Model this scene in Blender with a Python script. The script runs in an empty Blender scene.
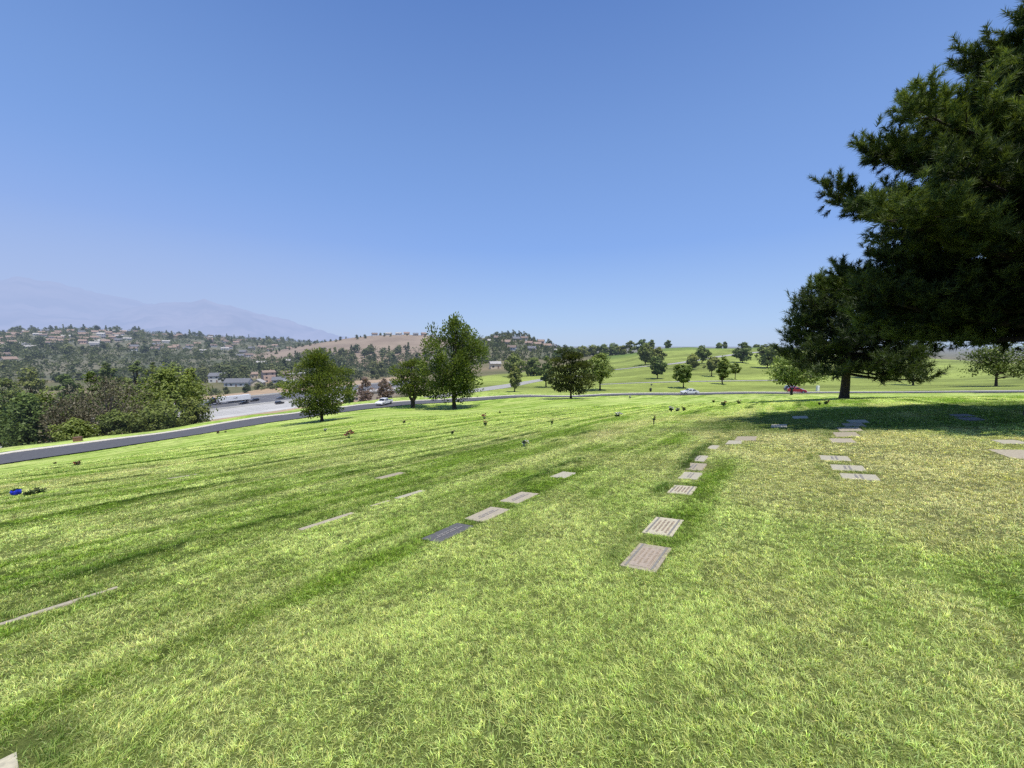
import bpy, bmesh, math, random
import numpy as np
from mathutils import Vector, Matrix
random.seed(7)
RNG = np.random.default_rng(11)
R = math.radians
scene = bpy.context.scene
col = scene.collection

# ------------------------------------------------------------------ camera
F = 385.0
PITCH = R(5.78)
EYE = 1.6
CP, SP = math.cos(PITCH), math.sin(PITCH)
cam_d = bpy.data.cameras.new('camera')
cam = bpy.data.objects.new('camera', cam_d)
col.objects.link(cam)
cam_d.sensor_width = 36.0
cam_d.lens = 36.0 * F / 1024.0
cam_d.clip_start = 0.05
cam_d.clip_end = 60000
cam.location = (0, 0, EYE)
cam.rotation_euler = (R(90) - PITCH, 0, 0)
scene.camera = cam

def ray(u, y):
    """world direction (scaled so that forward Y component is 1) of a pixel"""
    a = (u - 512) / F
    b = (y - 384) / F
    d = np.array([a, CP - b * SP, -SP - b * CP])
    return d / d[1]

def atY(u, y, Y):
    return ray(u, y) * Y + np.array([0, 0, EYE])

# ------------------------------------------------------------------ numpy noise
def _hash(ix, iy, seed):
    n = (ix.astype(np.int64) * 374761393 + iy.astype(np.int64) * 668265263 + seed * 1442695041) & 0x7fffffff
    n = ((n ^ (n >> 13)) * 1274126177) & 0x7fffffff
    n = n ^ (n >> 16)
    return (n & 0xffff) / 65535.0

def vnoise(x, y, seed=0):
    x = np.asarray(x, float); y = np.asarray(y, float)
    ix = np.floor(x); iy = np.floor(y)
    fx = x - ix; fy = y - iy
    fx = fx * fx * (3 - 2 * fx); fy = fy * fy * (3 - 2 * fy)
    a = _hash(ix, iy, seed); b = _hash(ix + 1, iy, seed)
    c = _hash(ix, iy + 1, seed); d = _hash(ix + 1, iy + 1, seed)
    return (a * (1 - fx) + b * fx) * (1 - fy) + (c * (1 - fx) + d * fx) * fy

def fbm(x, y, seed=0, oct=4):
    s = 0; a = .5; f = 1.0; t = 0
    for i in range(oct):
        s = s + a * vnoise(x * f, y * f, seed + i * 17); t += a
        a *= .5; f *= 2.03
    return s / t

def sstep(a, b, x):
    t = np.clip((x - a) / (b - a), 0, 1)
    return t * t * (3 - 2 * t)

# ------------------------------------------------------------------ terrain
SA, SB = .135, .07
CT = []
def cw(x, y, z): CT.append((x, y, z))
def cpix(u, y, Y):
    p = atY(u, y, Y); CT.append((p[0], p[1], p[2]))
def ch(u, Y, h):
    d = ray(u, 345); CT.append((d[0] * Y, Y, EYE - h))
for (x, y) in [(0, 0), (0, 3), (-4, 3), (4, 3), (-3, -3), (3, -3), (0, 6.5), (-7, 6), (7, 6), (-12, 10.5), (0, 11), (12, 10.5),
               (-9, -4), (10, -4), (-20, 12), (-20, -10), (0, -14), (18, -10), (18, 11), (2, 20), (-14, 22), (-36, 2)]:
    cw(x, y, -(SA * y - SB * x))
cw(-32, 24, -6.5); cw(-26, 14, -4.3); cw(-42, 20, -7.9)
# lawn this side of the road
for c in [(322, 421.5, 52), (452, 409, 75), (571, 398.5, 85), (843, 398.5, 28), (791, 394.8, 72), (1000, 397, 36),
          (512, 412, 42), (640, 402, 58), (220, 439, 42), (100, 458, 35), (690, 404, 42), (930, 396.5, 45), (390, 414, 58)]:
    cpix(*c)
# road
ROADPX = [(0, 460, 38), (50, 452.7, 41), (100, 446, 44), (150, 438.6, 48), (200, 431.3, 52.5), (250, 422.8, 59), (300, 416, 67), (345, 409.6, 76),
          (386, 405, 85), (430, 401.7, 91), (480, 399, 96), (571, 396.6, 103), (690, 393.9, 106), (790, 393, 100), (843, 392.6, 93), (920, 392.3, 82),
          (1000, 392, 72)]
for c in ROADPX: cpix(*c)
cw(-57, 20, -9.4); cw(-62, 3, -9.6); cw(-66, -14, -9.6)
cw(101, 55, -5.0); cw(109, 30, -2.5)
# verge and the drop beyond it
for c in [(0, 448.0, 45), (100, 436.5, 50.5), (200, 423, 63), (250, 415.2, 71), (300, 408.8, 82), (350, 402.6, 92), (386, 398.5, 98)]: cpix(*c)
for c in [(250, 88, 20), (0, 56, 17.5), (0, 80, 28), (0, 125, 34), (100, 64, 17), (100, 88, 28), (100, 135, 34), (200, 80, 19), (200, 102, 28), (200, 150, 34),
          (300, 102, 20.5), (300, 128, 29.5), (300, 165, 34), (350, 108, 18), (350, 140, 28), (350, 190, 34), (250, 220, 34), (250, 300, 34), (100, 220, 34),
          (0, 220, 34), (300, 260, 34), (370, 300, 34), (410, 130, 17.5), (410, 190, 26), (410, 330, 33), (150, 450, 34), (300, 450, 34), (430, 500, 33)]: ch(*c)
cw(-78, 3, -16); cw(-98, 3, -27); cw(-150, 0, -32.4); cw(-90, -40, -16)
for (x, y) in [(-300, 300), (-450, 80), (-300, 600), (-900, 300), (-700, 900), (-1500, 1500), (-3000, 500), (-2500, 3000), (-6000, 2000), (-4000, 7000), (0, 900), (0, 2500), (0, 8000),
               (1500, 1800), (4000, 6000), (7000, 2000)]: cw(x, y, -32.4)
# lawn beyond the road
for c in [(480, 391.5, 116), (520, 393.5, 110), (520, 389, 134), (545, 378.5, 190), (520, 372, 260), (500, 361, 450), (440, 388, 150), (445, 380, 215),
          (604, 390, 124), (620, 383, 152), (620, 372, 220), (620, 362, 320), (590, 356, 450),
          (690, 390.2, 118), (690, 387, 128), (690, 377.5, 162), (690, 368.5, 204), (690, 359, 265), (690, 352, 335), (690, 347.2, 425),
          (760, 388.5, 118), (760, 376, 165), (760, 363, 235), (760, 352, 325), (760, 347.4, 420), (640, 366, 242), (640, 354, 370), (660, 348.8, 420),
          (820, 350.5, 420), (860, 386, 118), (860, 374, 170), (860, 362, 260), (900, 357, 400),
          (1000, 389.3, 80), (995, 386.5, 104), (940, 376, 165), (940, 366, 235), (950, 359.5, 320), (1000, 374, 160), (1010, 363, 260)]: cpix(*c)
for c in [(690, 560, 12), (760, 560, 12), (820, 560, 14), (950, 480, 20), (600, 700, 22), (1000, 420, 24)]: ch(*c)
for (x, y, z) in [(180, 40, -6), (300, 150, -9), (260, -40, 2), (500, 100, -14), (0, -60, 7.5), (-60, -60, 0), (80, -60, 9), (0, -250, 22), (-250, -200, -20),
                  (250, -250, 20), (0, -1200, 25), (1200, -300, -10), (-1500, -1500, -30), (2000, 600, -28), (0, -6000, 0), (5000, -3000, -20), (-5000, -3000, -30)]:
    cw(x, y, z)
CT = np.array(CT)
def warp(x, y):
    r = np.hypot(x, y) + 1e-9
    w = np.arcsinh(r / 16.0)
    return np.stack([x / r * w, y / r * w], -1)
_P = warp(CT[:, 0], CT[:, 1])
def _K(d2): return .5 * d2 * np.log(d2 + 1e-12)
_n = len(CT)
_D2 = ((_P[:, None, :] - _P[None]) ** 2).sum(-1)
_A = np.zeros((_n + 3, _n + 3))
_A[:_n, :_n] = _K(_D2) + np.eye(_n) * 2e-4
_A[:_n, _n] = 1; _A[:_n, _n + 1:] = _P
_A[_n, :_n] = 1; _A[_n + 1:, :_n] = _P.T
_W = np.linalg.solve(_A, np.concatenate([CT[:, 2], np.zeros(3)]))
def tps(x, y):
    x = np.atleast_1d(np.asarray(x, float)).ravel(); y = np.atleast_1d(np.asarray(y, float)).ravel()
    out = np.empty(len(x))
    for i in range(0, len(x), 40000):
        q = warp(x[i:i + 40000], y[i:i + 40000])
        d2 = ((q ** 2).sum(1)[:, None] + (_P ** 2).sum(1)[None] - 2 * q @ _P.T).clip(0)
        out[i:i + 40000] = _K(d2) @ _W[:_n] + _W[_n] + q @ _W[_n + 1:]
    return out
# rows of graves: direction of the rows and their spacing
ROW_AZ = R(35.0)
ROW_T0, ROW_DT = -1.06, 2.35
def row_st(x, y):
    s = x * math.sin(ROW_AZ) + y * math.cos(ROW_AZ)
    t = x * math.cos(ROW_AZ) - y * math.sin(ROW_AZ)
    return s, t
def row_xy(s, t):
    return s * math.sin(ROW_AZ) + t * math.cos(ROW_AZ), s * math.cos(ROW_AZ) - t * math.sin(ROW_AZ)
def row_bands(x, y):
    """(lush band just beyond each row, worn band just this side of it), dashed along the row"""
    s, t = row_st(x, y)
    tw = t + .22 * (fbm(s * .12, t * .12, 31, 2) - .5)
    q = (tw - ROW_T0) / ROW_DT
    k = np.round(q); ph = (q - k) * ROW_DT          # metres from the row line, negative beyond it
    d1 = sstep(.50, .66, vnoise(s * .42 + k * 7.3, k * 3.1, 5) * .55 + .45 * vnoise(s * 1.15, k * 1.7, 8))
    d2 = sstep(.45, .7, vnoise(s * .22 + k * 3.7, k * 5.1 + 9, 6) * .7 + .3 * vnoise(s * 1.1 + 4, k * 2.7, 9))
    jag = .10 * (vnoise(s * 4, t * 4, 77) - .5) * 2
    lush = np.exp(-((ph + .34 + jag) / .13) ** 2) * d1 * (.25 + .75 * sstep(2.5, 6, np.hypot(x, y)))
    lush = lush * (1 - .92 * sstep(-.6, .4, t) * sstep(30, 14, np.hypot(x, y)))
    worn = np.exp(-((ph - .08 + jag) / .24) ** 2) * d2
    return lush, worn
def lawn_mask(x, y):
    """1 on the mown cemetery lawn"""
    return np.ones_like(x)
def micro(x, y):
    r = np.hypot(x, y)
    lush, worn = row_bands(x, y)
    m = .03 * lush - .015 * worn + .03 * (fbm(x * .5, y * .5, 3, 3) - .5) + .05 * (fbm(x * .13, y * .13, 4, 2) - .5)
    return m * sstep(115, 70, r) * sstep(0, 1.2, r)
def H(x, y):
    x = np.atleast_1d(np.asarray(x, float)); y = np.atleast_1d(np.asarray(y, float))
    return tps(x, y).reshape(x.shape) + micro(x, y)
def hz(x, y): return float(H(x, y)[0])
def hit(u, y, ymin=1.0, ymax=3000.0):
    """where the ground is met looking along a direction"""
    d = ray(u, y)
    T = np.geomspace(ymin, ymax, 2500)
    z = EYE + d[2] * T
    below = np.nonzero(z < H(d[0] * T, T))[0]
    if len(below) == 0:
        return np.array([d[0] * ymax, ymax, hz(d[0] * ymax, ymax)])
    i = below[0]
    a, b = T[max(i - 1, 0)], T[i]
    T = np.linspace(a, b, 40)
    below = np.nonzero(EYE + d[2] * T < H(d[0] * T, T))[0]
    t = T[below[0]] if len(below) else b
    return np.array([d[0] * t, t, hz(d[0] * t, t)])
def normal_at(x, y, e=.35):
    n = Vector((-(hz(x + e, y) - hz(x - e, y)) / (2 * e), -(hz(x, y + e) - hz(x, y - e)) / (2 * e), 1))
    return n.normalized()

# ------------------------------------------------------------------ object helpers
def tag(o, label=None, cat=None, group=None, kind=None):
    if label: o['label'] = label
    if cat: o['category'] = cat
    if group: o['group'] = group
    if kind: o['kind'] = kind
    return o
def empty(name, loc, rz=0.0):
    o = bpy.data.objects.new(name, None); col.objects.link(o)
    o.location = [float(v) for v in loc]; o.rotation_euler = (0, 0, rz)
    o.empty_display_size = .2
    return o
def link(name, me, parent=None):
    o = bpy.data.objects.new(name, me); col.objects.link(o)
    if parent is not None: o.parent = parent
    return o
def mesh_np(name, V, faces, mats, mi=None, cols=None, smooth=False):
    """faces: list of integer arrays (n,3) or (n,4)"""
    me = bpy.data.meshes.new(name)
    V = np.asarray(V, np.float32)
    me.vertices.add(len(V)); me.vertices.foreach_set('co', V.ravel())
    faces = [np.asarray(f, np.int32) for f in faces if len(f)]
    loops = np.concatenate([f.ravel() for f in faces])
    tot = np.concatenate([np.full(len(f), f.shape[1], np.int32) for f in faces])
    start = np.concatenate([[0], np.cumsum(tot)[:-1]]).astype(np.int32)
    me.loops.add(len(loops)); me.loops.foreach_set('vertex_index', loops)
    me.polygons.add(len(tot)); me.polygons.foreach_set('loop_start', start); me.polygons.foreach_set('loop_total', tot)
    for m in (mats if isinstance(mats, (list, tuple)) else [mats]): me.materials.append(m)
    if mi is not None: me.polygons.foreach_set('material_index', np.asarray(mi, np.int32))
    if smooth: me.polygons.foreach_set('use_smooth', np.ones(len(tot), bool))
    if cols is not None:
        a = me.color_attributes.new('tint', 'FLOAT_COLOR', 'POINT')
        c = np.ones((len(V), 4), np.float32); c[:, :cols.shape[1]] = cols
        a.data.foreach_set('color', c.ravel())
    me.update(calc_edges=True)
    return me
class MB:
    """collects simple solids into one mesh"""
    def __init__(s): s.V = []; s.Fq = []; s.mi = []; s.n = 0
    def add(s, v, f, m=0):
        for q in f: s.Fq.append([i + s.n for i in q]); s.mi.append(m)
        s.V += [tuple(p) for p in v]; s.n += len(v); return s
    def box(s, c, d, m=0, rz=0, taper=1.0):
        x, y, z = d[0] / 2, d[1] / 2, d[2] / 2
        cr, sr = math.cos(rz), math.sin(rz)
        v = []
        for k, zz in ((1, -z), (taper, z)):
            for (a, b) in ((-x, -y), (x, -y), (x, y), (-x, y)):
                a *= k; b *= k
                v.append((c[0] + a * cr - b * sr, c[1] + a * sr + b * cr, c[2] + zz))
        return s.add(v, [(3, 2, 1, 0), (4, 5, 6, 7), (0, 1, 5, 4), (1, 2, 6, 5), (2, 3, 7, 6), (3, 0, 4, 7)], m)
    def prism(s, poly, y0, y1, m=0, k=1.0):
        """poly in x,z extruded along y; k shrinks nothing"""
        n = len(poly)
        v = [(p[0], y0, p[1]) for p in poly] + [(p[0], y1, p[1]) for p in poly]
        f = [tuple(range(n)), tuple(range(2 * n - 1, n - 1, -1))] + [(i, i + n, (i + 1) % n + n, (i + 1) % n) for i in range(n)]
        return s.add(v, f, m)
    def cyl(s, c, r0, r1, h, n=12, axis='z', m=0):
        v = []
        for (r, z) in ((r0, 0), (r1, h)):
            for i in range(n):
                a = 2 * math.pi * i / n
                p = (r * math.cos(a), r * math.sin(a), z)
                if axis == 'y': p = (p[0], p[2], p[1])
                if axis == 'x': p = (p[2], p[0], p[1])
                v.append((c[0] + p[0], c[1] + p[1], c[2] + p[2]))
        f = [tuple(range(n - 1, -1, -1)), tuple(range(n, 2 * n))] + [(i, (i + 1) % n, (i + 1) % n + n, i + n) for i in range(n)]
        return s.add(v, f, m)
    def build(s, name, mats, parent=None, bevel=0, smooth=False):
        me = bpy.data.meshes.new(name)
        me.from_pydata(s.V, [], s.Fq)
        for m in (mats if isinstance(mats, (list, tuple)) else [mats]): me.materials.append(m)
        me.polygons.foreach_set('material_index', np.array(s.mi, np.int32))
        bm = bmesh.new(); bm.from_mesh(me)
        bmesh.ops.recalc_face_normals(bm, faces=bm.faces)
        if bevel:
            bmesh.ops.bevel(bm, geom=list(bm.edges), offset=bevel, segments=2, affect='EDGES', clamp_overlap=True)
        bm.to_mesh(me); bm.free()
        if smooth: me.polygons.foreach_set('use_smooth', np.ones(len(me.polygons), bool))
        me.update()
        return link(name, me, parent)
def copy_tree(o, parent=None):
    c = o.copy(); col.objects.link(c)
    if parent is not None: c.parent = parent
    for ch_ in list(o.children): copy_tree(ch_, c)
    return c
def tube(pts, rad, n=8):
    """tapered tube along points: verts, quads"""
    pts = np.asarray(pts, float); m = len(pts)
    V = []
    for i in range(m):
        d = pts[min(i + 1, m - 1)] - pts[max(i - 1, 0)]
        d = d / (np.linalg.norm(d) + 1e-9)
        a = np.cross(d, [0.31, .95, .05] if abs(d[2]) > .8 else [0, 0, 1.0]); a /= np.linalg.norm(a) + 1e-9
        b = np.cross(d, a)
        th = np.arange(n) * 2 * math.pi / n
        V.append(pts[i] + rad[i] * (np.cos(th)[:, None] * a + np.sin(th)[:, None] * b))
    V = np.concatenate(V)
    f = []
    for i in range(m - 1):
        for j in range(n):
            f.append((i * n + j, i * n + (j + 1) % n, (i + 1) * n + (j + 1) % n, (i + 1) * n + j))
    return V, np.array(f, np.int32)
class Tubes:
    def __init__(s): s.V = []; s.F = []; s.n = 0
    def add(s, pts, rad, n=8):
        v, f = tube(pts, rad, n); s.V.append(v); s.F.append(f + s.n); s.n += len(v)
    def build(s, name, mat, parent=None):
        return link(name, mesh_np(name, np.concatenate(s.V), [np.concatenate(s.F)], mat, smooth=True), parent)

# ------------------------------------------------------------------ materials
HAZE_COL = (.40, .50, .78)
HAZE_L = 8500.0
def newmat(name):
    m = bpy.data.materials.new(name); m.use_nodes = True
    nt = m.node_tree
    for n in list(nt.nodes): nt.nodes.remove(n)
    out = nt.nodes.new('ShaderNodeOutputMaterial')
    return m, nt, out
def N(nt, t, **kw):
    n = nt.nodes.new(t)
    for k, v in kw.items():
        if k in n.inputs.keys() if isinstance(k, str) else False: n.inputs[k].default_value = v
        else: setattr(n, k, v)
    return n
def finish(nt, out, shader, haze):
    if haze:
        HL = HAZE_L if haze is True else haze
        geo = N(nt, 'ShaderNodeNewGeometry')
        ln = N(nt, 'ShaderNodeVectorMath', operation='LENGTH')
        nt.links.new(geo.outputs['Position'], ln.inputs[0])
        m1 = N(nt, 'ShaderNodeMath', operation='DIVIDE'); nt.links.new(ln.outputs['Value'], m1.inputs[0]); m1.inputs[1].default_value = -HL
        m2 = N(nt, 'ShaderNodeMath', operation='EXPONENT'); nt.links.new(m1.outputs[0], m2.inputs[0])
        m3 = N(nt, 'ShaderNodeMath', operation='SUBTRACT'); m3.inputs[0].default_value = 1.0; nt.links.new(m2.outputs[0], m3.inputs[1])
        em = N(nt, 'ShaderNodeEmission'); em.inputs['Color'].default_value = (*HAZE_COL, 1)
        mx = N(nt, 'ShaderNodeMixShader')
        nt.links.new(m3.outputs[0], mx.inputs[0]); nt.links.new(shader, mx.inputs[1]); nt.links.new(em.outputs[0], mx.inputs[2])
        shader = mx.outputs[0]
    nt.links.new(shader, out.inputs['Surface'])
def rgba(c): return (c[0], c[1], c[2], 1.0)
def mixc(nt, fac, a, b, blend='MIX'):
    n = N(nt, 'ShaderNodeMix', data_type='RGBA', blend_type=blend)
    for sock, v in ((n.inputs[0], fac), (n.inputs[6], a), (n.inputs[7], b)):
        if hasattr(v, 'is_output'): nt.links.new(v, sock)
        elif isinstance(v, tuple): sock.default_value = rgba(v)
        else: sock.default_value = v
    return n.outputs[2]
def noise(nt, scale, detail=4, rough=.55, coord=None, dist=0):
    n = N(nt, 'ShaderNodeTexNoise')
    n.inputs['Scale'].default_value = scale; n.inputs['Detail'].default_value = detail; n.inputs['Roughness'].default_value = rough; n.inputs['Distortion'].default_value = dist
    if coord is not None: nt.links.new(coord, n.inputs['Vector'])
    return n.outputs['Fac']
def ramp(nt, fac, stops):
    n = N(nt, 'ShaderNodeValToRGB')
    nt.links.new(fac, n.inputs[0])
    e = n.color_ramp.elements
    while len(e) < len(stops): e.new(.5)
    for i, (p, c) in enumerate(stops):
        e[i].position = p; e[i].color = rgba(c) if isinstance(c, tuple) else (c, c, c, 1)
    return n.outputs['Color']
def bump(nt, h, strength=.3, dist=.05):
    b = N(nt, 'ShaderNodeBump'); b.inputs['Strength'].default_value = strength; b.inputs['Distance'].default_value = dist
    nt.links.new(h, b.inputs['Height']); return b.outputs['Normal']
def mat(name, c, c2=None, scale=3.0, rough=.7, metal=0.0, haze=False, bmp=0.0, spec=.5, coat=0.0, world=False, lo=.35, hi=.65, obj_rand=0.0):
    m, nt, out = newmat(name)
    p = N(nt, 'ShaderNodeBsdfPrincipled')
    p.inputs['Roughness'].default_value = rough; p.inputs['Metallic'].default_value = metal
    p.inputs['Specular IOR Level'].default_value = spec; p.inputs['Coat Weight'].default_value = coat
    if world: co = N(nt, 'ShaderNodeNewGeometry').outputs['Position']
    else: co = N(nt, 'ShaderNodeTexCoord').outputs['Object']
    f = noise(nt, scale, 6, .6, co)
    base = ramp(nt, f, [(lo, c), (hi, c2 or tuple(v * .82 for v in c))])
    if obj_rand:
        oi = N(nt, 'ShaderNodeObjectInfo')
        v = N(nt, 'ShaderNodeMapRange'); nt.links.new(oi.outputs['Random'], v.inputs[0]); v.inputs[3].default_value = 1 - obj_rand; v.inputs[4].default_value = 1 + obj_rand
        base = mixc(nt, 1.0, base, v.outputs[0], 'MULTIPLY')
    nt.links.new(base, p.inputs['Base Color'])
    if bmp: nt.links.new(bump(nt, f, bmp, .02), p.inputs['Normal'])
    finish(nt, out, p.outputs[0], haze)
    return m
def leafmat(name, dark, light, trans=.35, haze=False, rand=0.25, spec=.3, rough=.55):
    """foliage: per-leaf tint (mesh attribute) picks between a dark and a light green"""
    m, nt, out = newmat(name)
    at = N(nt, 'ShaderNodeAttribute', attribute_name='tint')
    sep = N(nt, 'ShaderNodeSeparateColor'); nt.links.new(at.outputs['Color'], sep.inputs[0])
    c = mixc(nt, sep.outputs[0], dark, light)
    oi = N(nt, 'ShaderNodeObjectInfo')
    v = N(nt, 'ShaderNodeMapRange'); nt.links.new(oi.outputs['Random'], v.inputs[0]); v.inputs[3].default_value = 1 - rand; v.inputs[4].default_value = 1 + rand
    hs = N(nt, 'ShaderNodeHueSaturation')
    hr = N(nt, 'ShaderNodeMapRange'); nt.links.new(oi.outputs['Random'], hr.inputs[0]); hr.inputs[3].default_value = .5 + .035 * min(1, rand * 4); hr.inputs[4].default_value = .5 - .03 * min(1, rand * 4)
    nt.links.new(hr.outputs[0], hs.inputs['Hue']); nt.links.new(v.outputs[0], hs.inputs['Value']); nt.links.new(c, hs.inputs['Color'])
    p = N(nt, 'ShaderNodeBsdfPrincipled'); p.inputs['Roughness'].default_value = rough; p.inputs['Specular IOR Level'].default_value = spec
    nt.links.new(hs.outputs[0], p.inputs['Base Color'])
    t = N(nt, 'ShaderNodeBsdfTranslucent')
    nt.links.new(mixc(nt, 1.0, hs.outputs[0], (1.25, 1.2, .5), 'MULTIPLY'), t.inputs['Color'])
    mx = N(nt, 'ShaderNodeMixShader'); mx.inputs[0].default_value = trans
    nt.links.new(p.outputs[0], mx.inputs[1]); nt.links.new(t.outputs[0], mx.inputs[2])
    finish(nt, out, mx.outputs[0], haze)
    return m
M = {}
M['bark'] = mat('bark', (.095, .07, .05), (.03, .022, .016), 9, .9, bmp=.8)
M['bark_far'] = mat('bark_far', (.085, .065, .05), (.05, .038, .03), 5, .9)
M['bark_pale'] = mat('bark_pale', (.30, .25, .20), (.16, .13, .10), 5, .9)
M['pine'] = leafmat('pine_needles', (.016, .032, .009), (.205, .275, .070), .3, rand=.03)
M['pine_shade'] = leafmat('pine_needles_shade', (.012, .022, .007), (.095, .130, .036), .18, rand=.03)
M['pine_dark'] = leafmat('pine_needles_dark', (.022, .034, .010), (.15, .165, .045), .25, rand=.05)
M['pine_mid'] = leafmat('pine_needles_mid', (.030, .052, .010), (.225, .275, .055), .3, rand=.06)
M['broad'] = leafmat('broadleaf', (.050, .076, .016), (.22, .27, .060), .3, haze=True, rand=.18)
M['broad_light'] = leafmat('broadleaf_light', (.060, .095, .020), (.27, .34, .075), .35, rand=.08)
M['dry_twigs'] = leafmat('dry_twigs', (.085, .075, .045), (.22, .195, .125), .1, rand=.05)
M['red_shrub'] = leafmat('red_shrub', (.22, .165, .14), (.40, .31, .26), .1, rand=.05)
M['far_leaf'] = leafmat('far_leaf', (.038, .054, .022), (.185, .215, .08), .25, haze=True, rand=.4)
M['asphalt'] = mat('asphalt', (.098, .098, .103), (.074, .074, .079), 3, .85, bmp=.1, world=True)
M['asphalt_far'] = mat('asphalt_far', (.115, .115, .12), (.09, .09, .095), .25, .85, haze=True, world=True)
M['concrete'] = mat('concrete', (.66, .62, .53), (.52, .49, .42), 6, .8, world=True)
M['concrete_far'] = mat('concrete_far', (.50, .485, .45), (.41, .40, .37), .09, .8, haze=True, world=True)
M['concrete_road'] = mat('concrete_road', (.36, .35, .32), (.29, .28, .25), .8, .85, haze=True, world=True)
M['lane_wear'] = mat('lane_wear', (.36, .35, .33), (.28, .27, .255), .12, .8, haze=True, world=True)
M['white_paint'] = mat('white_paint', (.8, .8, .8), (.76, .76, .76), 2, .35, coat=.4)
M['white_line'] = mat('white_line', (.7, .7, .68), (.6, .6, .58), 2, .6)
M['dirt'] = mat('dry_dirt', (.40, .29, .18), (.30, .22, .14), .12, .95, haze=True, world=True)
M['red_paint'] = mat('red_paint', (.50, .03, .05), (.42, .025, .04), 2, .3, coat=.6)
M['black_paint'] = mat('black_paint', (.02, .02, .024), (.015, .015, .018), 2, .25, coat=.6)
M['grey_paint'] = mat('grey_paint', (.12, .125, .14), (.10, .105, .12), 2, .3, coat=.5)
M['glass'] = mat('dark_glass', (.02, .025, .03), (.015, .02, .025), 2, .06, spec=.8)
M['rubber'] = mat('rubber', (.02, .02, .02), (.03, .03, .03), 8, .9)
M['alloy'] = mat('alloy', (.5, .5, .52), (.4, .4, .42), 8, .35, metal=.8)
M['lamp'] = mat('lamp_glass', (.8, .8, .78), (.7, .7, .7), 8, .15)
M['tail'] = mat('tail_glass', (.45, .02, .02), (.35, .02, .02), 8, .2)
M['black_plastic'] = mat('black_plastic', (.03, .03, .03), (.02, .02, .02), 8, .6)

# ------------------------------------------------------------------ lawn colours (linear reflectance)
LUSH = np.array([.115, .225, .020]); GREEN = np.array([.335, .500, .058]); PALE = np.array([.72, .83, .26]); STRAW = np.array([.90, .83, .40])
def lawn_color(x, y):
    s, t = row_st(x, y)
    r = np.hypot(x, y)
    big = fbm(x * .15, y * .15, 41, 3); mid = fbm(x * .9, y * .9, 43, 3); fine = fbm(x * 3.9, y * 3.9, 44, 2)
    sw = t + .35 * (fbm(s * .10, t * .10, 46, 2) - .5) * 2
    st1 = fbm(s * .085, sw * 1.25, 42, 2); st2 = fbm(s * .16 + 9, sw * 3.1, 49, 2); st3 = fbm(s * .06, sw * .42, 45, 2)
    right = sstep(-.5, 6, x - .15 * y) * sstep(26, 12, r)
    aniso = .55 + .45 * sstep(3, 8, r)
    v = .5 + .10 * right + .42 * (st1 - .5) * aniso * (1 - .45 * right) + .46 * (st2 - .5) * aniso + .22 * (st3 - .5) + .20 * (big - .5) + .18 * (mid - .5) + .14 * (fine - .5)
    w1 = sstep(.37, .59, v)[:, None]
    c = GREEN * (1 - w1) + PALE * w1
    st = fbm(x * .45 + 5, y * .45, 51, 4)
    w2 = sstep(.48, .68, st + .11 * right + .05 * (fine - .5) + .25 * (st1 - .5))[:, None] * (.22 + .60 * right[:, None])
    c = c * (1 - w2) + STRAW * w2
    # thin pale lines where the mower ran along the rows
    ml = sstep(.60, .72, fbm(s * .09 + 3, sw * 2.4, 47, 2)) * sstep(4, 12, r) * sstep(.36, .6, fbm(s * .2, t * .5, 48, 2))
    c = c * (1 - .6 * ml[:, None]) + (STRAW * .75 + PALE * .35) * .6 * ml[:, None]
    # thin dark lines
    dl = sstep(.60, .70, fbm(s * .12 + 30, sw * 2.9, 57, 2)) * sstep(.3, -1.6, t) * sstep(3, 9, r) * sstep(.42, .6, fbm(s * .3 + 8, t * .6, 58, 2))
    c = c * (1 - .55 * dl[:, None]) + LUSH * .55 * dl[:, None]
    # the straw coloured patch by the road bend and the one before the big shadow
    for (px_, py_, rs, rt) in STRAW_SPOTS:
        ss, tt = row_st(px_, py_)
        k = np.exp(-(((s - ss) / rs) ** 2 + ((t - tt) / rt) ** 2) + .8 * (mid - .5))[:, None] * .7
        c = c * (1 - k) + STRAW * .95 * k
    # big pine's shadow deepened in the turf colour, plus its greener fringe
    pine_shadow = sstep(1.15, .75, np.hypot((x - 14.2) / 8.2, (y - 13.2) / 4.2) + .25 * (mid - .5))[:, None] * .85
    c = c * (1 - pine_shadow) + LUSH * pine_shadow
    lush, worn = row_bands(x, y)
    a = (lush * (.9))[:, None]
    c = c * (1 - a) + LUSH * a
    b = (worn * .5 * sstep(4, 12, r))[:, None]
    c = c * (1 - b) + (STRAW * .75 + PALE * .25) * b
    return c
STRAW_SPOTS = [(*hit(60, 480)[:2], 5.5, .55), (*hit(610, 432)[:2], 3.5, 1.0), (*hit(735, 424)[:2], 2.5, 1.2)]

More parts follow.
